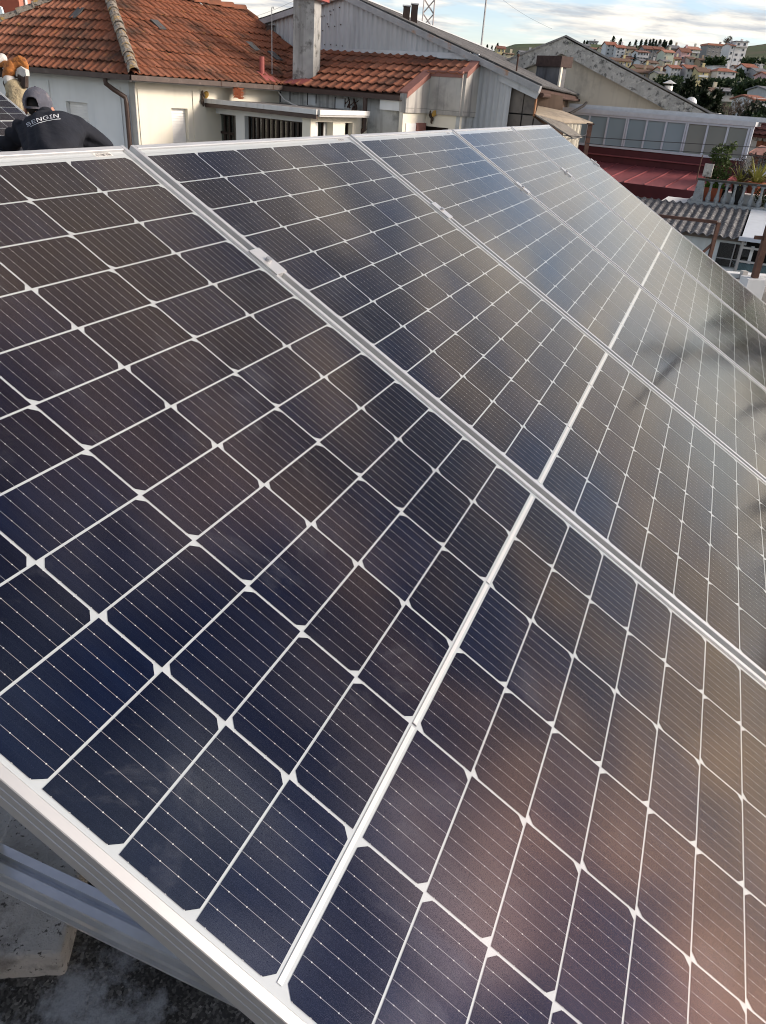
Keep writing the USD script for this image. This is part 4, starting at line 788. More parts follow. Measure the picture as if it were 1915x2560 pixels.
# ================================================================== glazed veranda above the dark red metal front
GV = VP(P(1430, 280, 29.5), P(1885, 310, 26.5))
gl = thing('glazed_veranda', 'long aluminium veranda of frosted grey-green panes above a dark red metal front', 'veranda', GV.at(GV.len * .6, zlow))
alu_w = mat('pale_aluminium', (.50, .55, .62), rough=.45, metal=.35, var=.05, scale=4)
zt = (GV.sz(1500, 288)[1] + GV.sz(1850, 312)[1]) / 2; zbo = (GV.sz(1560, 372)[1] + GV.sz(1850, 400)[1]) / 2
xs = [1425, 1473, 1520, 1569, 1619, 1668, 1721, 1774, 1826, 1879]; ss = [GV.sz(x, 300)[0] for x in xs]; dbl = {3, 6}
sEnd = ss[-1]
fro = []
for k in range(9):
    fro.append(usdkit.material(stage, f'/World/Looks/frosted_pane_{k}', {'n': ('noise_texture', {'scale': .5, 'detail': 3.0}), 'g': ('geometry', {}),
        'r': ('rgb_ramp', {'ramp': [(.3, (.21, .29, .325) if k < 6 else (.19, .215, .20)), (.7, (.28, .36, .40) if k < 6 else (.24, .26, .235))]}), 'p': ('principled_bsdf', {'roughness': .28, 'specular_ior_level': .5})}, [('g.position', 'n.vector'), ('n.fac', 'r.fac'), ('r.color', 'p.base_color')], surface='p.BSDF'))
for k in range(9):
    w0 = .05 if k in dbl else .025; w1 = .05 if k + 1 in dbl else .025
    obj('pane', GV.rect(ss[k] + w0, ss[k + 1] - w1, zbo + .05, zt - .05, -.05, -.04), fro[k], gl)
for k in range(10):
    if k in dbl: obj('mullion', GV.rect(ss[k] - .055, ss[k] - .006, zbo, zt, -.06, .0), alu_w, gl); obj('mullion', GV.rect(ss[k] + .006, ss[k] + .055, zbo, zt, -.06, .0), alu_w, gl)
    else: obj('mullion', GV.rect(ss[k] - .03, ss[k] + .03, zbo, zt, -.06, .0), alu_w, gl)
obj('end_post', GV.rect(sEnd + .05, sEnd + .13, zbo - .02, zt, -.1, .0), alu_w, gl)
obj('head_rail', GV.rect(ss[0], sEnd + .10, zt - .06, zt, -.06, .012), alu_w, gl); obj('sill_rail', GV.rect(ss[0], sEnd + .10, zbo - .02, zbo + .05, -.06, .02), alu_w, gl)
obj('flashing', GV.rect(ss[0] - .3, sEnd + .16, zt + .004, zt + .13, -.9, .06), zinc_m, gl)
obj('upstand', GV.rect(ss[0] - .3, CB.len * .82, zt + .131, zt + .26, -1.0, -.5), zinc_m, gl)
obj('interior', GV.rect(ss[0], sEnd, zbo - .3, zt - .08, -.5, -.4), wall_stain, gl)
red_m = mat('dark_red_metal', (.085, .020, .026), rough=.5, var=.15, scale=2, streak=((.05, .014, .018), .5))
red_r = mat('red_seam_roof', (.235, .068, .075), rough=.5, var=.12, scale=2.2, blots=[((.17, .055, .06), 2.0, .55, .15)])
zr = GV.sz(1640, 420)[1]
obj('red_front', GV.rect(ss[0] - .2, sEnd + .1, zr - .1, zbo - .025, -.1, -.02), red_m, gl); obj('red_ledge', GV.rect(ss[0] - .2, sEnd + .1, GV.sz(1600, 398)[1], GV.sz(1600, 395)[1], -.018, .05), red_r, gl)
obj('white_wall', GV.rect(-1, sEnd + 9, zlow, zr - .12, -.3, -.1), wall_white, gl)
# red standing-seam roof
rr = thing('red_metal_roof', 'low dark red standing-seam roof below the glazed veranda', 'roof', GV.at(GV.len * .5, zlow, 1.0))
RA, RBp = GV.at(GV.sz(1500, 412)[0], zr, .0), GV.at(sEnd + 2.5, zr, .0)
low = P(1650, 467, 24.6); dn = (low - GV.at(GV.sz(1650, 424)[0], zr, 0)); dd = GV.n * (dn @ GV.n) + np.array([0, 0, dn[2]])
ww = .62; k = 0; Lr2 = np.linalg.norm(RBp - RA); nrm2 = unit(np.cross(GV.s, -dd)); nrm2 = nrm2 if nrm2[2] > 0 else -nrm2
while k * ww < Lr2:
    p = RA + GV.s * (k * ww); q = RA + GV.s * min((k + 1) * ww - .008, Lr2)
    obj('roof_pan', prism([p, q, q + dd, p + dd], nrm2 * -.02), red_r, rr); obj('seam', beam(p + nrm2 * .015, p + dd + nrm2 * .015, .022, .035, up=nrm2), red_r, rr); k += 1
obj('fascia', prism([RA + dd * 1.0 + GV.n * .01, RBp + dd + GV.n * .01, RBp + dd + GV.n * .01 - [0, 0, .34], RA + dd + GV.n * .01 - [0, 0, .34]], GV.n * .04), red_m, rr)
obj('support_wall', prism([RA + dd - GV.n * .15 - [0, 0, .34], RBp + dd - GV.n * .15 - [0, 0, .34], RBp + dd - GV.n * .15 + [0, 0, zlow - (RBp + dd)[2]], RA + dd - GV.n * .15 + [0, 0, zlow - (RBp + dd)[2]]], -GV.n * .1), wall_white, rr)
fz = (RA + dd)[2] - .34
vs = VP(RA + dd - GV.n * .15, RBp + dd - GV.n * .15); a, b = vs.sz(1652, 488), vs.sz(1735, 510); obj('dark_opening', vs.rect(a[0], b[0] + .4, b[1] + .03, fz - .12, .004, .02), red_m, rr)

# ================================================================== low shed with corrugated roof, balustrade terrace and pots
K1, K2 = P(1640, 498, 20.6), P(1915, 521, 19.6)
KV = VP(K1, K2); zk = (K1[2] + K2[2]) / 2
shed = thing('corrugated_shed', 'low white shed with a mottled grey corrugated roof and a dark window', 'shed', KV.at(KV.len * .6, zlow, 2))
lowp = P(1800, 586, 17.3); topp = KV.hit(1800, 511); dn = lowp - topp; dd = KV.n * (dn @ KV.n) + np.array([0, 0, lowp[2] - zk]); 
s_r = KV.sz(1874, 519)[0]
gm = mat('mottled_corrugated', (.125, .13, .14), rough=.95, var=.3, scale=5, bump=.4, bscale=50, blots=[((.07, .072, .08), 8, .46, .1), ((.30, .30, .29), 13, .54, .08)], rand=.08)
kn = unit(np.cross(KV.s, -dd)); kn = kn if kn[2] > 0 else -kn
O = KV.at(-3.2, zk - .03, .05); a = 0
while a < s_r + 3.2 - .02:
    b = min(a + 1.032, s_r + 3.2)
    for c in (0, 1): obj('roof_sheet', corr_roof(O + kn * (.012 * (1 - c)) * 0 + kn * (.004 * ((int(a * 10) + c) % 2)), KV.s, unit(dd), 0, a, b + .02, np.linalg.norm(dd) * (.0 if c == 0 else .52), np.linalg.norm(dd) * (.58 if c == 0 else 1.0), .172, .025, kn), gm, shed)
    a = b
SHV = KV.shift(float(dd @ KV.n) - .22)
zs = zk + dd[2]
wn = sbounds(SHV, 1800, 605, 1861, 676)
holes_wall(SHV, -2.0, SHV.sz(1869, 600)[0], zs - .03, [wn], mat('bluish_white_render', (.50, .55, .57), rough=.9, var=.1, scale=2, streak=((.35, .36, .36), .4)), shed)
obj('eave_beam', SHV.rect(-3.2, SHV.sz(1866, 600)[0], zs - .12, zs - .035, .003, .10), mat('brown_grey_beam', (.16, .14, .125), rough=.85, var=.2, scale=5), shed)
obj('window_bars', cat([SHV.rect((wn[0] + wn[2]) / 2 - .012, (wn[0] + wn[2]) / 2 + .012, wn[1], wn[3], -.12, -.09), SHV.rect(wn[0], wn[2], wn[1] + (wn[3] - wn[1]) * .32, wn[1] + (wn[3] - wn[1]) * .36, -.118, -.088)]), steel_m, shed)
mxw = (wn[0] + wn[2]) / 2
for (a0, a1) in ((wn[0], mxw - .012), (mxw + .012, wn[2])): obj('pane', SHV.rect(a0, a1, wn[1], wn[3], -.112, -.106), pane_m, shed)
obj('dark_room', SHV.rect(wn[0] - .05, wn[2] + .05, wn[1] - .05, wn[3] + .05, -.42, -.36), dark_m, shed)
obj('window_jamb', SHV.rect(wn[2] + .005, wn[2] + .07, wn[1] - .02, wn[3], .003, .03), wall_white, shed); obj('window_sill', SHV.rect(wn[0] - .1, wn[2] + .12, wn[1] - .05, wn[1] - .005, -.02, .09), wall_white, shed)
# white panel roof at the right
wp = thing('white_panel_roof', 'flat bluish white insulated panel roof at the right border', 'roof', KV.at(s_r + 1, zlow, 2))
pm = mat('white_panel', (.60, .66, .72), rough=.45, var=.06, scale=3, streak=((.45, .5, .55), .4))
for k in range(3):
    p = KV.at(s_r + .05 + k * .62, zk - .0, .04); q = p + KV.s * .61; obj('roof_panel', prism([p, q, q + dd * .97, p + dd * .97], kn * -.05), pm, wp)
obj('edge_gutter', beam(KV.at(s_r, zk, .04) + dd * .99 - [0, 0, .03], KV.at(s_r + 1.9, zk, .04) + dd * .99 - [0, 0, .03], .10, .08), alu_w, wp)
lb = KV.at(s_r + .1, zk, .04) + dd * .96
obj('screen_frame', cat([beam([lb[0], lb[1], lb[2] - .08], [lb[0], lb[1], lb[2] - 1.2], .05, .05), beam(lb - [0, 0, .22], lb + KV.s * 1.8 - [0, 0, .22], .04, .04), beam(lb - [0, 0, .50], lb + KV.s * 1.8 - [0, 0, .50], .04, .04)]), soffit_m, wp)
obj('back_wall', KV.shift(.6).rect(s_r - .1, s_r + 3, zlow, zk - .1, -.1, 0), dark_m, wp)
mesh_m = mat('green_mesh', (.10, .17, .20), rough=.6, var=.15, scale=20)
q = []
for k in range(34):
    a_, b_2 = lb + KV.s * (.06 * k - .1) - [0, 0, .52], lb + KV.s * (.06 * k - .1) - [0, 0, 1.3]
    q.append(tube([a_, a_ + KV.s * .35 + (b_2 - a_) * .5, b_2 + KV.s * .7], .004, 4)); q.append(tube([a_ + KV.s * .7, a_ + KV.s * .35 + (b_2 - a_) * .5, b_2], .004, 4))
obj('wire_mesh', cat(q), mesh_m, wp); obj('green_sheet', prism([lb - [0, 0, .55] - KV.n * .1, lb + KV.s * 2 - [0, 0, .55] - KV.n * .1, lb + KV.s * 2 - [0, 0, 1.7] - KV.n * .1, lb - [0, 0, 1.7] - KV.n * .1], -KV.n * .02), mat('blue_green_sheet', (.11, .17, .19), rough=.7, var=.25, scale=6), wp)
# ledge and balustrade
conc_l = mat('grey_blue_cast_stone', (.27, .30, .315), rough=.9, var=.2, scale=12, bump=.4, bscale=90, blots=[((.14, .15, .155), 14, .55, .12)])
terr = thing('terrace', 'concrete terrace slab carrying the balustrade behind the grey corrugated roof', 'terrace', KV.at(KV.len * .7, zlow))
obj('slab', KV.rect(KV.sz(1718, 503)[0], KV.len + 3, zk - .16, zk + .03, -2.6, .10), conc_l, terr); obj('slab_wall', KV.rect(KV.sz(1640, 500)[0], KV.len + 3, zlow, zk - .165, -2.6, .02), wall_white, terr)
bal = thing('balustrade', 'cast stone balustrade with slim bottle balusters and a dark weathered top rail', 'balustrade', KV.at(KV.len * .7, zk + .03))
zbr = KV.sz(1800, 456)[1]
bh = zbr - (zk + .03)
prof = np.array([(.055, 0), (.055, .04), (.05, .05), (.062, .13), (.060, .2), (.045, .32), (.030, .5), (.026, .62), (.030, .72), (.036, .76), (.028, .78), (.034, .9), (.060, .92), (.060, 1.0)]) * [1, bh]
prof = np.vstack([[1e-4, 0], prof, [1e-4, bh]])
bpx = [1774, 1796, 1815, 1836, 1859, 1882, 1905, 1928]
for x in bpx:
    c_ = KV.at(KV.sz(x - 3, 490)[0], zk + .031, -.06); m = trimesh.creation.revolve(prof, sections=14); m.apply_translation(c_); obj('baluster', m, conc_l, bal)
dr_m = mat('dark_weathered_rail', (.055, .055, .052), rough=.95, var=.3, scale=10, blots=[((.2, .2, .19), 9, .58, .1)])
s_p = KV.sz(1744, 480)[0]
obj('top_rail', KV.rect(s_p - .10, KV.len + 3, zbr + .002, zbr + .045, -.15, .03), dr_m, bal)
obj('end_pier', prism([KV.at(s_p - .10, zk + .031, .03), KV.at(s_p + .16, zk + .031, .03), KV.at(s_p + .09, zbr, .03), KV.at(s_p - .05, zbr, .03)], -KV.n * .22), conc_l, bal)
obj('pier_cap', KV.rect(s_p + .0, s_p + .20, zbr + .08, zbr + .36, -.42, -.18), lich_m, bal)
# ================================================================== plants and pots on the terrace
leaf_g = {}
def leafmat(name, col, col2, tr=0.25):
    if name in leaf_g: return leaf_g[name]
    leaf_g[name] = usdkit.material(stage, '/World/Looks/' + name, {'g': ('geometry', {}), 'n': ('noise_texture', {'scale': 2.0, 'detail': 3.0}), 'r': ('rgb_ramp', {'ramp': [(0.2, col), (0.8, col2)]}), 'mx0': ('mix', {'fac': 0.5}),
        'd': ('principled_bsdf', {'roughness': 0.6, 'specular_ior_level': 0.25}), 't': ('translucent_bsdf', {}), 'm': ('mix_closure', {'fac': tr})},
        [('g.random_per_island', 'r.fac'), ('r.color', 'd.base_color'), ('r.color', 't.color'), ('d.BSDF', 'm.closure1'), ('t.BSDF', 'm.closure2')], surface='m.closure')
    return leaf_g[name]
def leaves(centres, size, rg, aspect=2.2, droop=0.0, outward=None):
    """many small folded leaf blades, one island each"""
    c = np.asarray(centres); n = len(c); d = rg.normal(size=(n, 3)); 
    if outward is not None: d = d * .7 + outward
    d[:, 2] -= droop; d /= np.linalg.norm(d, axis=1, keepdims=True)
    s = np.cross(d, rg.normal(size=(n, 3))); s /= np.linalg.norm(s, axis=1, keepdims=True) + 1e-9
    L_ = size * rg.uniform(.6, 1.3, (n, 1)); w = L_ / aspect
    a, b, l, r = c, c + d * L_, c + d * L_ * .5 + s * w * .5, c + d * L_ * .5 - s * w * .5
    v = np.stack([a, l, b, r], 1).reshape(-1, 3); k = np.arange(n)[:, None] * 4
    F = np.concatenate([k + [0, 1, 2], k + [0, 2, 3]]); return trimesh.Trimesh(v, F, process=False)
def blob_points(n, centre, radii, rg, shell=.45):
    d = rg.normal(size=(n, 3)); d /= np.linalg.norm(d, axis=1, keepdims=True); r = rg.uniform(shell, 1, (n, 1)) ** .6
    return np.asarray(centre) + d * r * np.asarray(radii)
terra = mat('terracotta', (.36, .105, .055), rough=.8, var=.15, scale=8, blots=[((.25, .10, .07), 6, .58, .1)])
soil = mat('soil', (.03, .022, .016), rough=1, var=.3, scale=30)
def at_terrace(px, py, back): 
    h = KV.hit(px, py, -back); return np.array([h[0], h[1], zk + .031])
def revolve_pot(r0, r1, h, rim=.03):
    return trimesh.creation.revolve(np.array([(1e-4, 0), (r0, 0), (r1, h - .05), (r1 + rim, h - .05), (r1 + rim, h), (r1 - .012, h), (r1 - .03, h - .06), (1e-4, h - .06)]), sections=20)
# planter trough with low herbs
c_ = at_terrace(1777, 500, .42); wl = abs(KV.sz(1797, 495, -.42)[0] - KV.sz(1750, 495, -.42)[0])
t = thing('planter_box', 'rectangular terracotta planter of bright green herbs behind the first balusters', 'planter', c_)
A = lambda m: frame_mesh(m, c_, KV.s, KV.n * -1, np.array([0, 0, 1.0]))
hp = .30
obj('trough', A(cat([bx(-wl / 2, wl / 2, -.14, -.11, 0, hp), bx(-wl / 2, wl / 2, .11, .14, 0, hp), bx(-wl / 2, -wl / 2 + .03, -.108, .108, 0, hp), bx(wl / 2 - .03, wl / 2, -.108, .108, 0, hp), bx(-wl / 2 + .03, wl / 2 - .03, -.108, .108, 0, hp - .05)])), terra, t)
cs = A(trimesh.Trimesh(np.c_[rng.uniform(-wl / 2, wl / 2, 260), rng.uniform(-.1, .1, 260), hp + rng.uniform(-.03, .12, 260)], np.zeros((0, 3), int), process=False)).vertices
obj('herbs', leaves(cs, .09, rng), leafmat('bright_herb', (.10, .20, .025), (.22, .36, .05)), t, kind='stuff')
def potted(name, lab, px, back, h, r, pot_m, build, ct='potted plant'):
    c_ = at_terrace(px, 500, back); t = thing(name, lab, ct, c_); p = revolve_pot(r * .72, r, h); p.apply_translation(c_); obj('pot', p, pot_m, t)
    s_ = trimesh.creation.cylinder(r - .02, .01, sections=16); s_.apply_translation(c_ + [0, 0, h - .05]); obj('soil', s_, soil, t); build(t, c_ + np.array([0, 0, h - .05])); return t
bark = mat('grey_bark', (.10, .085, .07), rough=.95, var=.3, scale=12, bump=.5, bscale=40)
black_pl = mat('black_plastic', (.012, .012, .013), rough=.5, var=.2)
def zpx(px, py, back): return KV.hit(px, py, -back)
def shrub(t, b):
    top = zpx(1806, 372, .55); mid = zpx(1803, 410, .55); lowc = zpx(1797, 440, .55); tip = zpx(1832, 366, .55)
    obj('stem', tube([b, (b + lowc) / 2 + [.02, 0, 0], lowc, mid, top], [.03, .026, .022, .016, .008]), bark, t); obj('side_stem', tube([mid, (mid + tip) / 2 + [0, 0, .02], tip + [0, 0, .03]], [.012, .009, .005]), bark, t)
    pts = np.vstack([blob_points(520, zpx(1803, 386, .55), (.27, .25, .22), rng), blob_points(420, zpx(1800, 425, .55), (.24, .22, .30), rng), blob_points(300, zpx(1793, 442, .55), (.30, .25, .14), rng), blob_points(70, tip, (.09, .08, .10), rng)])
    obj('foliage', leaves(pts, .085, rng), leafmat('citrus_leaf', (.05, .08, .022), (.22, .25, .07)), t, kind='stuff')
potted('citrus_tree', 'tall bushy green potted shrub standing behind the balustrade', 1797, .55, .34, .17, black_pl, shrub)
def spiky(n, length, ms, rg_):
    def build(t, b):
        q = []
        for k in range(n):
            a = rg_.uniform(0, 2 * math.pi); el = rg_.uniform(.25, 1.25); L_ = length * rg_.uniform(.6, 1.1); d = np.array([math.cos(a) * math.cos(el), math.sin(a) * math.cos(el), math.sin(el)])
            pts = [b + d * L_ * u + np.array([0, 0, -.45 * L_ * u ** 2.4 * math.cos(el)]) for u in np.linspace(0, 1, 7)]; w = .022 * np.array([.7, 1, 1, .9, .7, .45, .08]); s = unit(np.cross(d, [0, 0, 1]))
            v = np.array([p + s * x * sg for p, x in zip(pts, w) for sg in (-1, 1)]); F = []
            for i in range(6): F += [(2 * i, 2 * i + 1, 2 * i + 3), (2 * i, 2 * i + 3, 2 * i + 2)]
            obj('blade', trimesh.Trimesh(v, np.array(F), process=False), ms, t)
    return build
yel = leafmat('yellow_green_blade', (.20, .20, .05), (.42, .38, .12))
def lifted(lab, px, back, h, r, b, zlift):
    c_ = at_terrace(px, 500, back); st_ = None
    t = thing('flower_pot', lab, 'potted plant', c_ + [0, 0, zlift]); p = revolve_pot(r * .72, r, h); p.apply_translation(c_ + [0, 0, zlift]); obj('pot', p, terra, t); b(t, c_ + np.array([0, 0, zlift + h - .05]))
lw = at_terrace(1868, 500, .62)
wb = thing('white_plinth', 'low white wall carrying the terracotta pots behind the balusters', 'plinth', lw); obj('block', KV.rect(KV.sz(1797, 495, -.7)[0], KV.len + 2.5, zk + .0315, zk + .24, -1.0, -.42), wall_white, wb)
lifted('orange terracotta pot of spiky yellow-green leaves, right of the black bin', 1878, .62, .26, .20, spiky(70, .74, yel, np.random.default_rng(4)), .245)
lifted('terracotta pot with thin upright yellowish blades, left of the spiky plant', 1836, .62, .24, .17, spiky(26, .72, yel, np.random.default_rng(5)), .245)
c_ = at_terrace(1841, 500, .26); t = thing('black_bin', 'black plastic bin standing behind the balusters', 'bin', c_); b_ = trimesh.creation.revolve(np.array([(1e-4, 0), (.125, 0), (.16, .40), (.175, .40), (.175, .42), (.15, .42), (.12, .02), (1e-4, .02)]), sections=20); b_.apply_translation(c_); obj('tub', b_, black_pl, t)
def twiggy(t, b, R, h, n, m, r0=.006):
    q = []
    for k in range(n):
        a, el = R.uniform(0, 2 * math.pi), R.uniform(.5, 1.4); d = np.array([math.cos(a) * math.cos(el), math.sin(a) * math.cos(el), math.sin(el)]); L_ = h * R.uniform(.5, 1.1); p0 = b + np.array([0, 0, h * .15 * R.random()])
        q.append(tube([p0, p0 + d * L_ * .5 + R.normal(0, .03, 3), p0 + d * L_ + R.normal(0, .05, 3)], [r0, r0 * .7, r0 * .3], 4))
    return q
dead_m = leafmat('dry_twig', (.06, .055, .055), (.14, .12, .11), .0)
c_ = at_terrace(1852, 500, .9); t = thing('dry_shrub', 'grey dead-looking twiggy shrub between the green shrub and the spiky pot plant', 'shrub', c_)
obj('stem', tube([c_, c_ + [0, 0, .55]], .025), bark, t); R_ = np.random.default_rng(8)
obj('twigs', cat(twiggy(t, c_ + [-.05, 0, .45], R_, .62, 60, dead_m)), dead_m, t, kind='stuff'); obj('dry_leaves', leaves(blob_points(500, c_ + [-.05, 0, .80], (.42, .3, .30), R_), .05, R_), dead_m, t, kind='stuff')
c_ = at_terrace(1906, 500, .25); t = thing('terrace_bush', 'small dark green bush behind the last balusters at the right border', 'bush', c_); obj('stem', tube([c_, c_ + [0, 0, .3]], .02), bark, t); obj('foliage', leaves(blob_points(700, c_ + [.05, 0, .24], (.28, .15, .24), rng), .06, rng), leafmat('dark_bush', (.02, .035, .012), (.07, .09, .03)), t, kind='stuff')

# ================================================================== far right: fenced terrace, tiled house, brick wall
FT = VP(P(1862, 425, 25.0), P(1990, 440, 24.0)); zt0 = FT.sz(1880, 424)[1]
ft = thing('screened_terrace', 'pale terrace with a thin dark fence and a reddish tiled lean-to at the right border', 'terrace', FT.at(1, zlow))
obj('ledge', FT.rect(-.05, 6, zt0 - .14, zt0, -1.0, .1), wall_white, ft); obj('red_base', FT.rect(-.05, 6, zlow, zt0 - .145, -1.0, .02), red_m, ft)
obj('back_screen', FT.rect(0.0, 6, zt0 + .002, FT.sz(1880, 374)[1], -.9, -.85), mat('pale_green_screen', (.30, .34, .31), rough=.7, var=.12, scale=2), ft)
for k, x in enumerate((1881, 1902, 1925)): s = FT.sz(x, 410)[0]; obj('fence_post', FT.rect(s - .015, s + .015, zt0 + .002, FT.sz(1880, 380)[1], -.06, -.03), deck_m, ft)
for y in (388, 405): obj('fence_rail', FT.rect(.1, 6, FT.sz(1890, y)[1] - .01, FT.sz(1890, y)[1] + .01, -.028, -.01), deck_m, ft)
q = [FT.at(-.1, FT.sz(1872, 362)[1], -1.0), FT.at(6, FT.sz(1872, 362)[1] - .95, -1.0), FT.at(6, FT.sz(1872, 362)[1] - 1.2, -.2), FT.at(-.1, FT.sz(1872, 362)[1] - .2, -.2)]
obj('lean_to_roof', prism(q, np.array([0, 0, -.05])), mat('pinkish_tiles', (.27, .15, .13), rough=.9, var=.3, scale=6, blots=[((.38, .17, .10), 1.2, .55, .1)]), ft)
ivy = leafmat('ivy', (.02, .035, .018), (.06, .085, .05))
c_ = FT.at(.7, zt0, -.35); t = thing('climbing_plant', 'dark leafy climber against the pale screened terrace', 'climber', c_); obj('stem', tube([c_, c_ + [.05, 0, .5], c_ + [-.1, 0, .9]], .014), bark, t); obj('foliage', leaves(np.vstack([blob_points(420, c_ + [0, 0, .42], (.42, .16, .42), rng, .1), blob_points(160, c_ + [.8, 0, .5], (.35, .12, .35), rng, .1)]), .085, rng), ivy, t, kind='stuff')
FH = VP(P(1868, 345, 31), P(1990, 350, 29)); fh_ = thing('tiled_house', 'white house with a dark red tile roof and scalloped eave beyond the veranda end', 'house', FH.at(1, zlow))
obj('wall', FH.rect(-.2, 6, zlow, FH.sz(1890, 338)[1], -4, 0), wall_white, fh_)
ez = FH.sz(1890, 337)[1]; A0 = FH.at(-.4, ez, .35); A1 = FH.at(6, ez, .35); up_ = -FH.n * 3.2 + np.array([0, 0, 1.55])
SF = Slope(A0, FH.s, math.radians(26)); apx_ = SF.ab(SF.hit(1882, 302)); rp_ = [(0.0, 0.0), (6.4, 0.0), (6.4, 1.2), (3.6, 2.0), (max(apx_[0], .6), apx_[1])]
rf_ = obj('roof', SF.deck(rp_, -.08, -.004), mat('dark_red_tiles', (.10, .040, .035), rough=.9, var=.25, scale=5), fh_)
for t_ in SF.tiles(rp_, .26, .36, rng): obj('tile', trimesh.Trimesh(*t_, process=False), mat('dark_red_tile', (.11, .042, .036), rough=.9, var=.25, scale=7, rand=.25) if 'dark_red_tile_done' not in used else '/World/Looks/dark_red_tile', rf_); used['dark_red_tile_done'] = 1
ridge_caps(SF.at(*rp_[4]) + [0, 0, .02], SF.at(*rp_[3]) + [0, 0, .02], .12, .4, mortar_m, rf_); 
sc_ = []
for k in range(12): e = trimesh.creation.cylinder(.09, .05, sections=14); sc_.append(frame_mesh(e, FH.at(.2 + k * .24, ez - .10, .05), FH.s, np.array([0, 0, 1.0]), FH.n))
for e in sc_: obj('scallop', e, soffit_m, fh_)
a, b = FH.sz(1897, 349), FH.sz(1990, 380); bw = thing('brick_wall', 'patch of bare brick wall below the scalloped eave at the right border', 'wall', FH.at(a[0], zlow, .1)); br_ = mat('hollow_brick', (.24, .10, .055), rough=.9, var=.25, scale=6, rand=.25)
obj('mortar', FH.rect(a[0], a[0] + 2.0, zlow, a[1], .003, .05), mortar_m, bw)
for r in range(6):
    for k in range(4):
        s0 = a[0] + .02 + k * .30 + (.15 if r % 2 else 0); obj('brick', FH.rect(s0, s0 + .28, a[1] - .03 - .19 * (r + 1) + .015, a[1] - .03 - .19 * r, .051, .075), br_, bw)
# timber and tile heap on a roof behind the veranda
c_ = P(1857, 302, 33.0); t = thing('roof_shelter', 'small makeshift shelter with a reddish timber frame and loose tiles behind the veranda', 'shelter', [c_[0], c_[1], zlow])
ps = [P(1838, 296, 33), P(1857, 291, 32.6), P(1879, 300, 32.4)]
obj('roof_board', prism([ps[0], ps[1], ps[1] + [0, 1.2, 0], ps[0] + [0, 1.2, 0]], np.array([0, 0, -.07])), terra, t); obj('roof_board', prism([ps[1], ps[2], ps[2] + [0, 1.2, 0], ps[1] + [0, 1.2, 0]], np.array([0, 0, -.07])), mortar_m, t)
for p in (ps[0], ps[1], ps[2]): obj('post', tube([p + [0, .5, -.08], [p[0], p[1] + .5, zlow]], .05), red_r, t)
obj('back_board', bx(ps[0][0], ps[2][0], ps[0][1] + 1.1, ps[0][1] + 1.2, zlow, ps[0][2] - .1), terra, t)

# ================================================================== rusty steel frames beyond the array
def frame_post(pts, parent, w, name): return [obj(name if i == 0 else name, beam(p, q, w, w), rust_m, parent) for i, (p, q) in enumerate(pts)]
Y1 = 10.2; a0, a1 = P(1797, 556, Y1), P(1778, 660, Y1); a1 = np.array([a0[0], a0[1], zlow]); a2 = P(1560, 530, Y1 + .6)
t = thing('rusty_gantry', 'rusty brown square steel frame with a top bar and a diagonal brace', 'frame', a1)
obj('upright', beam(a1, a0, .043, .043), rust_m, t); obj('top_bar', beam(a2 + [0, 0, .0], a0 + [-.0235, 0, -.0], .036, .036), rust_m, t); c1 = P(1780, 607, Y1); c0 = P(1757, 628, Y1); d = c0 - c1; obj('brace', beam(a0 - [0, 0, a0[2] - c1[2]], a0 - [0, 0, a0[2] - c1[2]] + d * 2.6, .028, .028), rust_m, t)
obj('upright', beam([a2[0], a2[1], zlow], a2 - [0, 0, .024], .05, .05), rust_m, t)
Y2 = 8.6; b0, b1 = P(1919, 560, Y2), P(1886, 694, Y2); b0 = np.array([b1[0], b1[1], b0[2]])
t = thing('steel_post', 'rusty brown steel post rising from a white rendered pillar at the right border', 'post', b1); obj('post', beam(b1, b0 + [0, 0, .4], .062, .062), rust_m, t); obj('stub', beam(b0 + [-.12, 0, -.14], b0 + [-.032, 0, -.14], .035, .035), rust_m, t)
pl = thing('white_pillar', 'white rendered pillar carrying the rusty post beyond the array', 'pillar', [b1[0], b1[1], zlow]); obj('shaft', bx(b1[0] - .10, b1[0] + .10, b1[1] - .10, b1[1] + .12, zlow, b1[2] - .004), wall_white, pl)
c_ = P(1843, 712, 9.9); fl = thing('yard_ledge', 'pale concrete ledge and low white walls beside the rendered pillar', 'ledge', [c_[0], c_[1], zlow])
z_ = P(1850, 705, 9.4)[2]; px_, py_ = P(1850, 705, 9.4)[:2]
obj('slab', bx(px_ - 1.8, px_ + .35, 8.9, 9.64, zlow, z_), conc_m, fl); zz = P(1860, 684, 9.7)[2]; obj('parapet', bx(px_ - 1.8, px_ + 3.5, 9.645, 9.80, zlow, zz), wall_white, fl); obj('stub_wall', bx(P(1852, 680, 9.7)[0] - .03, P(1852, 680, 9.7)[0] + .03, 9.56, 9.644, z_ + .003, zz + .05), soffit_m, fl)
obj('side_block', bx(px_ + .42, px_ + 3, 8.4, 9.64, zlow, z_ - .10), wall_white, fl); obj('blue_trough', bx(px_ + .42, px_ + 3, 7.6, 8.39, zlow, z_ - .35), pm, fl)
a = P(1476, 312, 19.0); b = P(1464, 400, 19.0); t = thing('rusty_pole', 'rusty square pole in front of the left end of the glazed veranda', 'pole', [a[0], a[1], zlow]); obj('shaft', beam([a[0], a[1], zlow], a, .085, .085), rust_m, t); obj('cap', bx(a[0] - .07, a[0] + .07, a[1] - .07, a[1] + .07, a[2] + .003, a[2] + .03), deck_m, t)
ca = P(1757, 388, 19.5); t = thing('thin_rod', 'thin reddish rod standing beside the balustrade pier', 'rod', P(1744, 447, 19.5)); obj('rod', tube([P(1741, 452, 19.5), P(1753, 400, 19.5), ca], .012), rust_m, t)
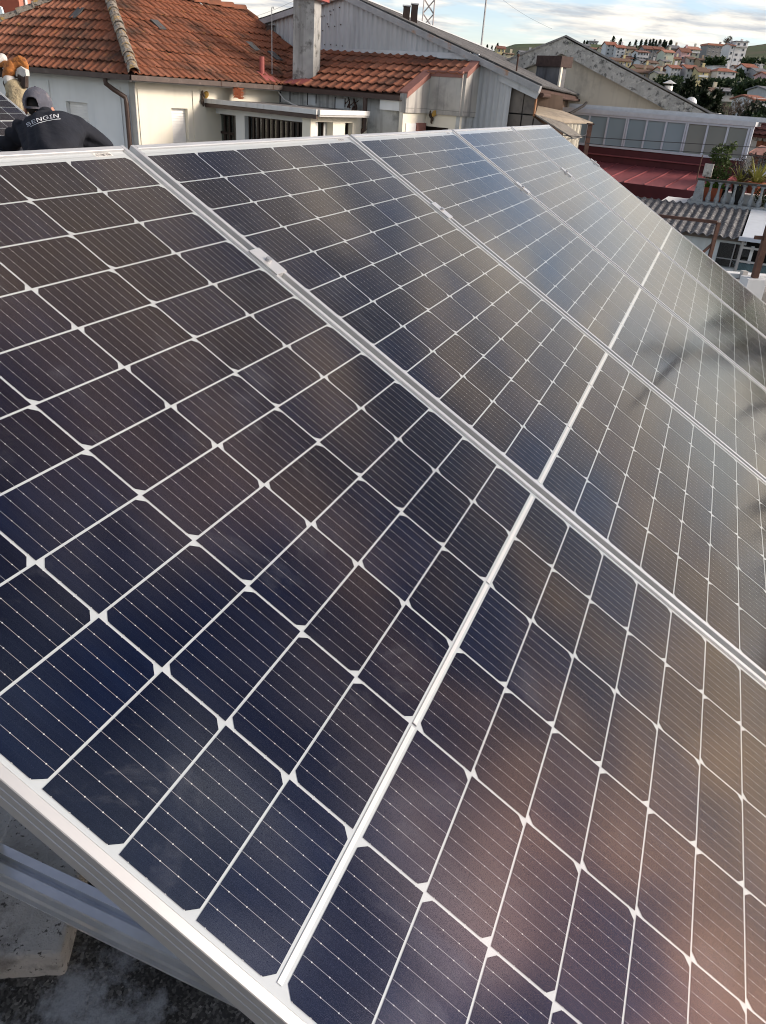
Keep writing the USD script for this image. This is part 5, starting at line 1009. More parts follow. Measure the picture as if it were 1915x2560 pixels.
# wires
wire_m = mat('black_cable', (.03, .032, .035), rough=.6)
def wire(lab, pts, r): 
    p = [P(*q) for q in pts]; t = thing('cable', lab, 'cable', p[0]); ctrl = np.array(p); u = np.linspace(0, 1, 24); k = np.linspace(0, 1, len(p))
    cf = np.array([np.polyfit(k, ctrl[:, i], min(2, len(p) - 1)) for i in range(3)]); obj('wire', tube(np.array([[np.polyval(c, x) for c in cf] for x in u]), r, 5), wire_m, t)
wire('upper of two thin cables crossing the veranda panes', [(1400, 338, 17.5), (1650, 354, 17.2), (1960, 372, 16.9)], .007)
wire('lower of two thin cables crossing the veranda panes', [(1465, 358, 17.5), (1660, 375, 17.2), (1960, 394, 16.9)], .007)
wire('cable running from the lean-to edge across the far panel corner', [(1380, 348, 15), (1430, 346, 16), (1465, 337, 18)], .009)
wire('faint cable across the sky left of the chimney', [(560, 52, 40), (640, 40, 42), (735, 2, 44)], .006)
wire('faint cable across the sky right of the mast', [(1235, -20, 60), (1300, 30, 60), (1380, 72, 61)], .006)

# ================================================================== apartment house behind, top left
ap = P(60, 60, 33); t = thing('apartment_house', 'terracotta red and cream apartment house rising behind the hip roof at the top left', 'building', [ap[0], ap[1], zlow])
AP1 = VP(P(-80, 60, 33.5), P(52, 40, 33)); AP2 = VP(P(52, 40, 33), P(88, 30, 33.4)); AP3 = VP(P(88, 30, 33.3), P(124, 10, 33.6))
redw = mat('terracotta_render', (.36, .105, .065), rough=.9, var=.08, scale=1); pinkw = mat('salmon_render', (.50, .22, .16), rough=.9, var=.08, scale=1); creamw = mat('ochre_cream_render', (.56, .46, .32), rough=.9, var=.08, scale=1)
for V, mm in ((AP1, redw), (AP2, pinkw), (AP3, creamw)): obj('wall', V.rect(0, V.len - .003, zlow, 7.5, -4, 0), mm, t)
s = AP2.sz(66, 20)[0]; obj('drain_pipe', AP2.rect(s - .04, s + .04, zlow, 7.4, .003, .07), wall_white, t); s = AP3.sz(122, 5)[0]; obj('white_edge', AP3.rect(s - .05, s + .02, zlow, 7.4, .003, .05), wall_white, t)
obj('cornice', AP1.rect(-.2, AP1.len, 7.5, 7.7, -4, .2), creamw, t)
tp = P(4, 42, 30); tv = thing('white_awning', 'pale bluish awning against the terracotta red wall, left border', 'awning', tp); A_ = VP(P(-30, 42, 30), P(22, 42, 30)); obj('cloth', A_.poly(Polygon([A_.sz(*p) for p in ((-30, 0), (2, 17), (9, 40), (23, 48), (18, 60), (-30, 66))]), -.12, 0), mat('pale_cloth', (.55, .66, .70), rough=.8, var=.15, scale=2), tv); obj('arm', tube([A_.at(.3, tp[2], -.15), A_.at(.3, tp[2] + .2, -3.0)], .03), steel_m, tv)

# ================================================================== lattice tower
tb = P(1068, 70, 75); lt_ = thing('lattice_tower', 'red-white lattice radio tower rising behind the warehouse roof', 'tower', [tb[0], tb[1], -4])
lat_m = mat('tower_steel', (.34, .32, .33), rough=.5, metal=.3, var=.1); w0, w1 = .50, .36; H0, H1 = tb[2] - 4, P(1068, -40, 75)[2] + 6
cor = lambda z: [np.array([tb[0] + sx * (w0 + (w1 - w0) * (z - H0) / (H1 - H0)), tb[1] + sy * (w0 + (w1 - w0) * (z - H0) / (H1 - H0)), z]) for sx, sy in ((-1, -1), (1, -1), (1, 1), (-1, 1))]
for k in range(4): obj('leg', tube([np.array([*cor(H0)[k][:2], -4]), cor(H0)[k], cor(H1)[k]], .055, 6), lat_m, lt_)
z = H0
while z < H1 - .5:
    a, b = cor(z), cor(min(z + 1.0, H1))
    for k in range(4): obj('brace', tube([a[k], b[(k + 1) % 4]], .028, 4), lat_m, lt_); obj('brace', tube([a[(k + 1) % 4], b[k]], .028, 4), lat_m, lt_)
    z += 1.0

# ================================================================== hillside town
def e_top(px): return np.interp(px, [0, 900, 1180, 1270, 1400, 1600, 1720, 1800, 1860, 1915, 2100, 2600], [40, 70, 95, 128, 140, 146, 150, 158, 172, 186, 200, 150])
eY = [60, 90, 150, 200, 270, 330, 400, 520, 900]; eE = [-38, -24, 24, 50, 84, 122, 1.0, 1.0, .2]
def hill_e(px, Y):
    tp = e_top(px) / 150.0; base = np.interp(Y, [60, 90, 150, 200, 270, 330, 400, 520, 700], [-60, -36, 10, 42, 80, 118, 150, 150, 110]); return base * (tp if base > 0 else 1)
pxs = np.linspace(300, 2700, 100); Ys = np.array([45, 60, 75, 90, 110, 130, 150, 175, 200, 230, 270, 300, 330, 365, 400, 440, 480, 520])
V_, F_ = [], []
for x in pxs:
    for y in Ys:
        p = P(x, hor(x), y); z = max(-9, (hill_e(x, y) * y * .765 / 1905)) if y > 45 else -4.2; V_.append([p[0], p[1], z])
V_ = np.array(V_); V_[:, 2] += np.where(V_[:, 1] > 80, 1.0, 0) * meshkit.fbm(V_ * .03) * 1.5; nY = len(Ys)
for i in range(len(pxs) - 1):
    for k in range(nY - 1): a = i * nY + k; F_ += [(a, a + nY, a + nY + 1), (a, a + nY + 1, a + 1)]
hill_m = mat('green_hillside', (.050, .075, .026), rough=1, var=.35, scale=.05, blots=[((.085, .08, .045), .03, .5, .15), ((.025, .035, .018), .09, .55, .1)])
def hill_z(x, Y):
    return hill_e(x, Y) * Y * .765 / 1905
obj('hillside', trimesh.Trimesh(V_, np.array(F_), process=False), hill_m, None, kind='structure', smooth=60)
gnd_m = mat('street_ground', (.11, .105, .095), rough=.95, var=.3, scale=.6, blots=[((.06, .07, .04), .3, .55, .1)])
obj('ground', (np.array([[-900, -280, zlow - .6], [900, -280, zlow - .6], [900, 46, zlow - .6], [-900, 46, zlow - .6]]), np.array([(0, 1, 2), (0, 2, 3)])), gnd_m, None, kind='structure')
win_m = mat('far_window', (.05, .06, .075), rough=.3, var=.2)
roofs = {'red': (.255, .10, .065), 'rust': (.18, .08, .056), 'brown': (.135, .085, .062), 'grey': (.15, .155, .17), 'salmon': (.36, .17, .12)}
walls = {'white': (.56, .58, .60), 'cream': (.50, .46, .35), 'yellow': (.52, .46, .26), 'pink': (.48, .33, .34), 'green': (.46, .50, .42), 'grey': (.22, .225, .23), 'palegrey': (.38, .39, .40), 'tan': (.34, .28, .21)}
RM = {k: mat('far_roof_' + k, c, rough=.9, var=.22, scale=.8) for k, c in roofs.items()}; WM = {k: mat('far_wall_' + k, c, rough=.9, var=.10, scale=.5, streak=(tuple(np.array(c) * .72), .5)) for k, c in walls.items()}
def hill_house(lab, x0, x1, ye, yb, yr, Y, rc, wc, cols, rows, roof='gable', lower=None, balcony=False, yaw=0.0, depth=8.0):
    a, b = P(x0, yb, Y), P(x1, yb, Y); V = VP(a, b); zb_ = V.sz((x0 + x1) / 2, yb)[1] ; ze_ = V.sz((x0 + x1) / 2, ye)[1]; zr_ = V.sz((x0 + x1) / 2, yr)[1]; w = V.len
    t = thing('hillside_house', lab, 'house', V.at(w / 2, zb_), group=None)
    obj('wall', V.rect(0, w, zb_ - 4, ze_, -depth, 0), WM[wc], t)
    if lower: obj('lower_storey', V.rect(-.1, w + .1, zb_ - 4, zb_ + (ze_ - zb_) * .38, -depth, .6), WM[lower], t)
    if roof == 'flat': obj('roof', V.rect(-.25, w + .25, ze_ + .003, zr_, -depth - .2, .35), RM[rc], t)
    elif roof == 'hip':
        p = [V.at(-.4, ze_, .5), V.at(w + .4, ze_, .5), V.at(w + .4, ze_, -depth - .4), V.at(-.4, ze_, -depth - .4)]; r = [V.at(w * .3, zr_, -depth / 2), V.at(w * .7, zr_, -depth / 2)]
        v = np.array(p + r); obj('roof', trimesh.Trimesh(v, np.array([(0, 1, 5), (0, 5, 4), (1, 2, 5), (2, 3, 4), (2, 4, 5), (3, 0, 4), (0, 3, 2), (0, 2, 1)]), process=False), RM[rc], t)
    else:
        p = [V.at(-.3, ze_ - .1, .5), V.at(-.3, zr_, -depth / 2), V.at(-.3, ze_ - .1, -depth - .5), V.at(-.3, ze_ - .28, -depth - .5), V.at(-.3, zr_ - .2, -depth / 2), V.at(-.3, ze_ - .28, .5)]
        obj('roof', prism(p, V.s * (w + .6)), RM[rc], t); obj('gable_fill', prism([V.at(.02, ze_, -.02), V.at(.02, zr_ - .22, -depth / 2), V.at(.02, ze_, -depth + .02)], V.s * (w - .04)), WM[wc], t)
    R = random.Random(int(x0 * 7 + ye)); H = ze_ - zb_; cw = w / cols; rh = H / rows
    for r in range(rows):
        if balcony and r == rows - 1 and rows > 1: obj('balcony', V.rect(.1, w - .1, zb_ + rh * r - .08, zb_ + rh * r + .35, .003, .8), WM['palegrey'] if wc == 'white' else WM['white'], t)
        for c in range(cols):
            if R.random() < .14: continue
            ww = cw * R.uniform(.26, .4); wh = rh * R.uniform(.36, .5); s = cw * (c + .5) - ww / 2; z = zb_ + rh * (r + .32)
            f = obj('window', V.rect(s - .06, s + ww + .06, z - .06, z + wh + .06, .004 if not (lower and r == 0) else .604, .05 if not (lower and r == 0) else .65), WM['palegrey'] if wc in ('white', 'cream') else WM['white'], t)
            obj('pane', V.rect(s, s + ww, z, z + wh, .051 if not (lower and r == 0) else .651, .06 if not (lower and r == 0) else .66), win_m, f)
    if R.random() < .6: obj('chimney_stack', V.rect(w * .7, w * .7 + .6, ze_ - .2, zr_ + .9, -depth * .5 - .3, -depth * .5 + .3), WM[wc], t)
HH = [
 ('low grey-roofed house leftmost on the skyline above the cream gable', 1450, 1474, 113, 128, 108, 385, 'grey', 'palegrey', 3, 1, 'gable'),
 ('grey flat-topped block second from the left on the skyline', 1471, 1492, 105, 122, 102, 400, 'grey', 'palegrey', 3, 2, 'flat'),
 ('small low house with a dull red roof just right of the flat-topped block', 1475, 1497, 121, 132, 117, 360, 'rust', 'palegrey', 2, 1, 'gable'),
 ('tall white house with the brightest red roof on the upper row', 1512, 1537, 111, 139, 102, 330, 'red', 'white', 2, 3, 'gable'),
 ('white three-storey house with a red roof, attached right of the tallest red-roofed one', 1537.5, 1560, 118, 143, 110, 325, 'red', 'white', 2, 3, 'gable'),
 ('cream house with a grey-brown roof and dark openings on the upper row', 1562, 1588, 121, 140, 114, 335, 'brown', 'cream', 3, 2, 'gable'),
 ('wide low house with a brown roof and yellowish wall below the upper white row', 1528, 1575, 151, 170, 143, 270, 'brown', 'yellow', 5, 1, 'gable'),
 ('white terraced house with a grey lower storey and a dull red roof', 1590, 1619, 129, 153, 124, 300, 'rust', 'white', 4, 2, 'gable', 'grey'),
 ('left half of the grey double house with rust red roofs', 1605, 1630, 121, 151, 112, 318, 'rust', 'grey', 2, 2, 'gable'),
 ('right half of the grey double house with rust red roofs', 1630.5, 1656, 122, 152, 114, 318, 'rust', 'grey', 3, 2, 'gable'),
 ('pale green tower-like house with a salmon roof, bare lower wall', 1655, 1680, 129, 162, 122, 290, 'salmon', 'green', 3, 3, 'gable'),
 ('yellow terraced house with a long brown roof, middle of the hillside', 1588, 1634, 169, 182, 160, 255, 'brown', 'yellow', 4, 1, 'gable'),
 ('tan low house with a brown roof, in front of the yellow terraced house', 1580, 1628, 180, 196, 171, 245, 'brown', 'tan', 4, 1, 'gable'),
 ('cream cottage with an orange roof beside the dark conifers', 1648, 1672, 173, 196, 165, 240, 'red', 'cream', 2, 2, 'gable'),
 ('small white cottage with a slate-grey roof next to the orange-roofed cottage', 1641, 1660, 182, 205, 176, 230, 'grey', 'cream', 2, 2, 'gable'),
 ('long tan house under a blue-grey roof on the skyline right of the conifers', 1675, 1697, 120, 140, 111, 325, 'grey', 'tan', 3, 2, 'gable'),
 ('tall pink house with a brown roof', 1697, 1720, 128, 162, 117, 300, 'rust', 'pink', 2, 3, 'gable'),
 ('tall pale green and cream house with a salmon roof, right of the pink house', 1719, 1747, 122, 142, 114, 305, 'salmon', 'green', 2, 2, 'gable', None, True),
 ('terracotta low house half hidden left of the big grey block', 1746, 1765, 124, 140, 120, 325, 'rust', 'tan', 2, 1, 'gable'),
 ('big unfinished grey block with small openings and a pinkish roof edge', 1763, 1814, 114, 147, 109, 315, 'salmon', 'grey', 5, 3, 'flat'),
 ('tall white modern house with stepped balconies at the top right of the town', 1828, 1858, 104, 157, 102, 300, 'grey', 'white', 2, 4, 'flat', None, True),
 ('lower white wing left of the tall modern house', 1817, 1827.5, 111, 155, 106, 300, 'salmon', 'white', 1, 3, 'gable'),
 ('white house with pale windows and a red roof, middle row beside the dark trees', 1674, 1698, 168, 192, 160, 235, 'red', 'white', 3, 2, 'gable'),
 ('white house with a blue window and a red roof, middle row', 1712, 1742, 170, 197, 160, 235, 'red', 'white', 3, 2, 'gable'),
 ('yellow house with a dark brown mono-pitch roof, middle row', 1741, 1766, 178, 206, 165, 230, 'brown', 'yellow', 3, 2, 'gable', None, True),
 ('long blank white hall on the terrace of the middle row', 1775, 1840, 166, 199, 164.5, 255, 'grey', 'white', 5, 1, 'flat'),
 ('white house with a broad red hip roof standing before the long white hall', 1790, 1836, 179, 200, 168, 235, 'red', 'white', 4, 2, 'hip'),
 ('white house with a bright orange roof below the grassy slope', 1858, 1886, 167, 199, 157, 245, 'red', 'white', 3, 2, 'gable', None, True),
 ('grey-roofed pale house at the right of the orange-roofed one', 1885, 1912, 177, 201, 168, 240, 'grey', 'palegrey', 3, 2, 'gable'),
 ('cream double cottage with a brown roof above the bare trees', 1773, 1802, 226, 246, 217, 165, 'brown', 'cream', 3, 1, 'gable'),
 ('white cottage with a grey roof attached right of the brown-roofed cottage', 1802.5, 1833, 227, 242, 218, 165, 'grey', 'white', 3, 1, 'gable'),
 ('white house with a salmon roof and garden wall near the right border', 1875, 1905, 245, 287, 236, 120, 'red', 'white', 2, 2, 'gable', None, True),
 ('pink house cut by the right border on the middle row', 1912, 1940, 186, 212, 178, 225, 'red', 'pink', 2, 2, 'gable'),
 ('pale house cut by the right border above the salmon-roofed one', 1908, 1945, 222, 262, 214, 140, 'grey', 'palegrey', 2, 2, 'gable'),
 ('small yellow house on the ridge left of the cream gable', 1242, 1262, 120, 134, 113, 300, 'rust', 'yellow', 2, 1, 'gable'),
 ('low pale sheds right of the small yellow ridge house', 1263, 1283, 133, 142, 130, 240, 'brown', 'cream', 3, 1, 'gable'),
 ('tiny grey-roofed house under the hill beside the cream gable slope', 1300, 1335, 130, 142, 125, 260, 'grey', 'palegrey', 3, 1, 'gable'),
]
for h in HH: hill_house(*h)
IN = [(1500, 1514, 122, 138, 116, 345, 'brown', 'cream'), (1561, 1580, 144, 160, 138, 300, 'rust', 'white'), (1622, 1642, 156, 172, 149, 275, 'brown', 'palegrey'), (1598, 1612, 150, 164, 145, 285, 'grey', 'white'), (1684, 1700, 146, 160, 140, 295, 'rust', 'cream'), (1699, 1713, 172, 192, 165, 240, 'grey', 'palegrey'), (1748, 1764, 150, 166, 144, 290, 'brown', 'tan'),
      (1766, 1778, 176, 198, 170, 240, 'rust', 'cream'), (1840, 1855, 168, 186, 161, 262, 'brown', 'white'), (1656, 1674, 152, 168, 147, 280, 'grey', 'cream'), (1548, 1566, 172, 186, 166, 262, 'rust', 'palegrey'), (1888, 1906, 160, 172, 154, 270, 'grey', 'white'), (1893, 1908, 206, 220, 199, 185, 'rust', 'palegrey'), (1846, 1862, 222, 236, 216, 170, 'brown', 'palegrey'), (1720, 1738, 146, 160, 140, 296, 'brown', 'white'), (1574, 1592, 124, 138, 118, 345, 'rust', 'palegrey')]
IL = ['small cream house left of the tall white house with the bright red roof', 'small white house under the cream grey-brown roofed house', 'pale house tucked below the grey double house', 'small white house with a slate roof under the white terraced house', "small cream house at the foot of the pink house's left side", 'pale house with a grey roof between the two white red-roofed houses', 'small tan house under the terracotta half-hidden house', 'small cream house left of the long blank white hall', 'white house with a brown roof between the white hall and the orange-roofed house', 'small cream house with a grey roof under the pale green tower-like house', 'pale house in front of the wide low brown-roofed house', 'small white house with a grey roof at the right, under the grassy slope', 'pale house below the grey-roofed pale house at the right', 'pale house with a brown roof right of the cream double cottage', 'small white house with a brown roof under the tall pale green and cream house', 'pale house behind the cream grey-brown roofed house']
for lb_, q_ in zip(IL, IN): hill_house(lb_, *q_, 2, 2 if q_[3] - q_[2] > 15 else 1)
# conifers and other trees on the hill
con_m = leafmat('conifer_needles', (.022, .036, .022), (.055, .075, .045), .1); trunk_m = bark
def conifer(lab, px, yt, yb, Y, wpx, n, m=con_m, gr=None):
    a, b = P(px, yb, Y), P(px, yt, Y); H = b[2] - a[2]; w = np.linalg.norm(P(px + wpx / 2, yb, Y) - a); t = thing('conifer', lab, 'tree', a, group=gr)
    obj('trunk', tube([a - [0, 0, 3], [a[0], a[1], b[2] - .3]], [.25, .05], 6), bark, t)
    u = rng.uniform(0, 1, n) ** .8; r = w * (1 - u) ** .8 * rng.uniform(.35, 1.1, n) * (1 + .35 * np.sin(u * 37 + px)); th = rng.uniform(0, 6.283, n)
    c = np.c_[a[0] + r * np.cos(th), a[1] + r * np.sin(th), a[2] + H * (.02 + .98 * u)]; obj('crown', leaves(c, H * .13, rng, 1.7, .2), m, t, kind='stuff')
cl = [(1530, 91, 108, 12), (1548, 97, 113, 11), (1571, 105, 118, 8), (1586, 100, 116, 9), (1599, 100, 117, 7), (1611, 99, 116, 11), (1621, 99, 115, 8), (1629, 97, 114, 8), (1636, 101, 116, 8), (1646, 99, 116, 13), (1656, 99, 117, 7), (1661, 104, 120, 6), (1671, 100, 123, 12), (1458, 101, 112, 6), (1465, 102, 112, 5), (1216, 112, 124, 6), (1228, 115, 125, 4), (1242, 108, 120, 6), (1509, 114, 128, 9)]
cname = ['pair-topped conifer behind the bright red roof', 'conifer just right of the bright red roof', 'short conifer above the grey-brown roofed house', 'narrow conifer, first of the skyline row right of the grey-brown roof', 'slim conifer, second of the skyline row', 'broad conifer, third of the skyline row', 'conifer, fourth of the skyline row, over the grey double house', 'pointed tallest conifer over the grey double house', 'conifer just right of the tallest skyline one', 'broadest conifer over the right half of the grey double house', 'thin pale conifer between the two broadest ones', 'short slim conifer left of the last broad one', 'last broad conifer at the right end of the skyline row', 'left of two small conifers beside the flat-topped block', 'right of two small conifers beside the flat-topped block', 'left of three tiny conifers near the yellow ridge house', 'tiny thin conifer between the radio mast and the yellow ridge house', 'dark conifer standing behind the yellow ridge house', 'dark conifer left of the bright red-roofed house']
for (x, yt, yb, w), lab in zip(cl, cname): conifer(lab, x, yt, yb + 10, 390, w * 1.5, 520)
def round_tree(lab, px, py, yb, Y, rpx, n, m, sz=.1, name='tree', squash=.85):
    c = P(px, py, Y); r = np.linalg.norm(P(px + rpx, py, Y) - c); b = P(px, yb, Y); t = thing(name, lab, 'tree', [c[0], c[1], b[2]]); obj('trunk', tube([[c[0], c[1], b[2] - 2], [c[0], c[1], c[2]]], [r * .09, r * .04], 6), bark, t)
    for k in range(4): d = unit(rng.normal(size=3) + [0, 0, .8]); obj('limb', tube([[c[0], c[1], c[2] - r * .5], c + d * r * .7], [r * .04, r * .015], 5), bark, t)
    pts = np.vstack([blob_points(n // 7, c + unit(rng.normal(size=3)) * r * .5, (r * .55, r * .55, r * .55 * squash), rng, .3) for _ in range(7)]); obj('crown', leaves(pts, r * sz * 2, rng), m, t, kind='stuff')
round_tree('rust-tinged umbrella pine between the grey block and the white modern house', 1819, 98, 125, 310, 12, 700, leafmat('rusty_pine', (.05, .035, .02), (.14, .085, .045), .1))
round_tree('small dark tree right of the white modern house on the skyline', 1866, 106, 122, 320, 6, 300, con_m)
gr_m = leafmat('hill_shrub', (.018, .035, .012), (.06, .085, .03), .1)
pts = []
for (x0, x1, y0, y1, Y, n) in ((1770, 1875, 203, 216, 190, 1500), (1835, 1868, 212, 236, 160, 800), (1868, 1915, 203, 232, 160, 1300), (1765, 1812, 149, 158, 290, 500), (1585, 1600, 140, 152, 305, 300), (1855, 1915, 152, 158, 275, 400), (1640, 1700, 196, 215, 205, 700), (1840, 1856, 178, 203, 245, 350), (1880, 1930, 285, 335, 62, 1600)):
    for _ in range(n):
        x, y = rng.uniform(x0, x1), rng.uniform(y0, y1); p = P(x, y, Y + rng.uniform(-4, 4)); pts.append((p, Y * .0030))
obj('hill_shrubs', cat([leaves(np.array([p for p, s in pts if s == sz]), sz * 1.6, rng, 1.6) for sz in sorted({s for _, s in pts})]), gr_m, None, label='scattered dark green shrubs and hedges between the hillside houses', cat='shrubs', kind='stuff')
# the dark clump of cypress trees behind the lichen-edged roof
cyp = leafmat('cypress', (.010, .018, .008), (.045, .055, .022), .12)
for k, (x, yt, w, lab) in enumerate(((1655, 212, 44, 'leftmost dark cypress of the clump behind the steel flue'), (1695, 196, 52, 'second dark cypress of the clump, directly behind the lichen-edged roof'), (1735, 203, 54, 'third dark cypress of the clump, broad with ragged tips'), (1768, 232, 46, 'rightmost and lowest dark cypress of the clump, next to the bare trees'))):
    Y = 62 + 2 * k; a, b = P(x, 330, Y), P(x, yt, Y); w_ = np.linalg.norm(P(x + w / 2, 300, Y) - P(x, 300, Y)); t = thing('cypress_tree', lab, 'tree', [a[0], a[1], a[2]], group=None); H = b[2] - a[2]
    obj('trunk', tube([a - [0, 0, 4], [a[0], a[1], b[2] - 1]], [.3, .06], 6), bark, t); pp = []
    for q in range(26):
        u = rng.uniform(.0, .97); rr_ = w_ * min(1.05, 1.5 * (1 - u) ** .55) * rng.uniform(.2, .95); th = rng.uniform(0, 6.283); c = np.array([a[0] + rr_ * math.cos(th), a[1] + rr_ * math.sin(th), a[2] + H * u]); pp.append(blob_points(110, c, (w_ * .3, w_ * .3, H * .085), rng, .1)); obj('limb', tube([[a[0], a[1], c[2] - .5], c], [.05, .02], 4), bark, t) if q % 4 == 0 else None
    obj('crown', leaves(np.vstack(pp), .42, rng, 2.6, -.5), cyp, t, kind='stuff')
# bare winter trees right of the clump
bare = leafmat('bare_twigs', (.10, .082, .07), (.19, .165, .145), 0.0)
def bare_tree(lab, base, H, spread, R, levels=4, m=bare, r0=None, name='bare_tree'):
    t = thing(name, lab, 'tree', base); out = {0: [], 1: []}; r0 = r0 or H * .014
    def grow(p, d, L_, r, lv):
        q = p + d * L_; mid = (p + q) / 2 + R.normal(0, L_ * .04, 3); out[0 if lv >= levels - 1 else 1].append(tube([p, mid, q], [r, r * .85, r * .68], 5 if lv >= levels - 1 else 3))
        if lv == 0: return
        for k in range(R.integers(3, 5)):
            nd_ = unit(d * .9 + R.normal(0, spread, 3) + [0, 0, .22]); grow(p + d * L_ * R.uniform(.55, 1), nd_, L_ * R.uniform(.55, .78), r * .62, lv - 1)
    grow(np.asarray(base, float), unit(np.array([R.normal(0, .05), R.normal(0, .05), 1.0])), H * .33, r0, levels)
    obj('trunk', cat(out[0]), bark, t); obj('branches', cat(out[1]), m, t, kind='stuff')
for k, (x, yt, Y, lab) in enumerate(((1800, 238, 84, 'bare greyish tree nearest the cypress clump'), (1822, 232, 88, 'second bare tree from the cypress clump'), (1845, 228, 86, 'third bare tree, below the brown-roofed cottages'), (1866, 236, 82, 'rightmost bare tree, left of the salmon-roofed white house'), (1836, 262, 76, 'low bare tree in front of the others above the veranda'))):
    b = P(x, 330, Y); H = (P(x, yt, Y)[2] - b[2]) * 1.15; bare_tree(lab, b, H, .42, np.random.default_rng(30 + k), 5, r0=.14)
c_ = P(1888, 300, 60); t = thing('hedge', 'dark hedge and young pine at the right border below the white house', 'hedge', c_ - [0, 0, 3]); obj('stem', tube([c_ - [0, 0, 3], c_ + [0, 0, .8]], .08), bark, t); obj('foliage', leaves(np.vstack([blob_points(500, P(1884, 298, 60), (.9, .9, 1.2), rng, .1), blob_points(1500, P(1912, 320, 60), (2.6, 1.5, 1.2), rng, .1)]), .35, rng), cyp, t, kind='stuff')
a = P(1868, 300, 75); b = P(1884, 251, 75); t = thing('street_pole', 'dark leaning utility pole in front of the bare trees', 'pole', a - [0, 0, 4]); obj('shaft', tube([a - [0, 0, 4], a, b], .11, 8), deck_m, t)

# ================================================================== bird statue on its rock, left border
sc = 9.6; cS = P(38, 190, sc)
t = thing('eagle_statue', 'painted orange, white and black bird-of-prey statue with drooping wings on a rock', 'statue', P(40, 262, sc) - [0, 0, .9])
org = mat('orange_plumage', (.34, .13, .035), rough=.75, var=.35, scale=14, space='object', bump=.6, bscale=60, blots=[((.16, .06, .025), 26, .52, .1)]); whi = mat('grey_white_plumage', (.52, .52, .50), rough=.8, var=.15, scale=20, bump=.4, bscale=70); blk = mat('black_brown_plumage', (.045, .032, .028), rough=.75, var=.4, scale=25, bump=.5, bscale=60)
rock_m = mat('tan_rock', (.34, .29, .19), rough=.95, var=.35, scale=9, bump=.9, bscale=30, blots=[((.12, .10, .07), 11, .55, .1)])
def hullchain(js, refine=.02, smooth=6):
    parts = []
    for chain in js:
        for (p, r), (q, s) in zip(chain[:-1], chain[1:]):
            parts.append(m3.Manifold.batch_hull([m3.Manifold.sphere(r, 20).translate(tuple(map(float, p))), m3.Manifold.sphere(s, 20).translate(tuple(map(float, q)))]))
    m = parts[0]
    for x in parts[1:]: m = m + x
    me = m.refine_to_length(refine).to_mesh(); tm = trimesh.Trimesh(np.array(me.vert_properties)[:, :3], np.array(me.tri_verts)); trimesh.smoothing.filter_taubin(tm, iterations=smooth); return tm
B = lambda x, y, d=0.0: P(x, y, sc + d)
obj('body', hullchain([[(B(30, 162), .05), (B(24, 176), .062), (B(19, 190, .02), .058), (B(24, 203), .045)], [(B(24, 168), .05), (B(12, 160, .05), .04), (B(0, 160, .05), .03)]], .012, 5), org, t)
obj('head', hullchain([[(B(6, 146, .06), .05), (B(-6, 150, .02), .035)]], .012, 4), whi, t)
obj('shoulder', hullchain([[(B(32, 164), .036), (B(40, 152), .036), (B(49, 147), .034), (B(58, 152), .036), (B(65, 164), .03), (B(68, 178), .016)], [(B(32, 166), .03), (B(48, 158), .034), (B(58, 162), .028)]], .010, 4), org, t)
V = VP(B(30, 190, .05), B(70, 190, -.05))
def feather(pts, m, name, th=.03): obj(name, prism([V.hit(*p) + V.n * .02 for p in pts], -V.n * th), m, t)
feather([(46, 172), (55, 166), (67, 175), (69, 190), (62, 193), (50, 188), (45, 180)], whi, 'wing_covert', .05)
for k, (x, y0, y1, w) in enumerate(((50, 186, 205, 5), (54, 188, 196, 4), (58, 190, 218, 6), (63, 190, 221, 6))): feather([(x - w / 2, y0), (x + w / 2, y0), (x + w / 2 + .5, y1 - 3), (x, y1), (x - w / 2, y1 - 4)], blk, 'wing_feather', .03 + .006 * k)
for k, (x, y0, y1, w) in enumerate(((37, 180, 194, 4), (41, 178, 196, 4), (45, 178, 192, 4))): feather([(x - w / 2, y0), (x + w / 2, y0), (x + w / 2, y1 - 2), (x, y1), (x - w / 2, y1 - 3)], whi if k != 1 else blk, 'wing_feather', .04 + .006 * k)
obj('left_wing', hullchain([[(B(2, 160, .1), .05), (B(-8, 172, .12), .05), (B(0, 185, .08), .03)], [(B(0, 170, .1), .03), (B(8, 192, .05), .015)]], .015, 4), blk, t); feather([(0, 157), (10, 160), (22, 168), (16, 176), (4, 170)], whi, 'left_covert', .09)
obj('thighs', hullchain([[(B(24, 200), .065), (B(26, 207), .05)], [(B(18, 206), .035), (B(34, 208), .035)]], .012, 4), whi, t); obj('tail', hullchain([[(B(18, 208, .05), .045), (B(20, 216, .06), .04), (B(30, 216), .05)]], .015, 4), blk, t)
rk = hullchain([[(B(34, 222), .10), (B(42, 240, .0), .12), (B(44, 275), .15)], [(B(24, 220), .06), (B(48, 222), .05), (B(54, 216), .03)], [(B(30, 226), .08), (B(50, 246), .07)]], .02, 2); rk.vertices += .018 * np.c_[[meshkit.fbm(rk.vertices * 9 + 3 * k) for k in range(3)]].T
obj('rock', rk, rock_m, t); pz_ = B(44, 280); obj('pedestal', bx(pz_[0] - .25, pz_[0] + .25, pz_[1] - .25, pz_[1] + .25, zlow - .59, pz_[2] + .0), conc_m, t)

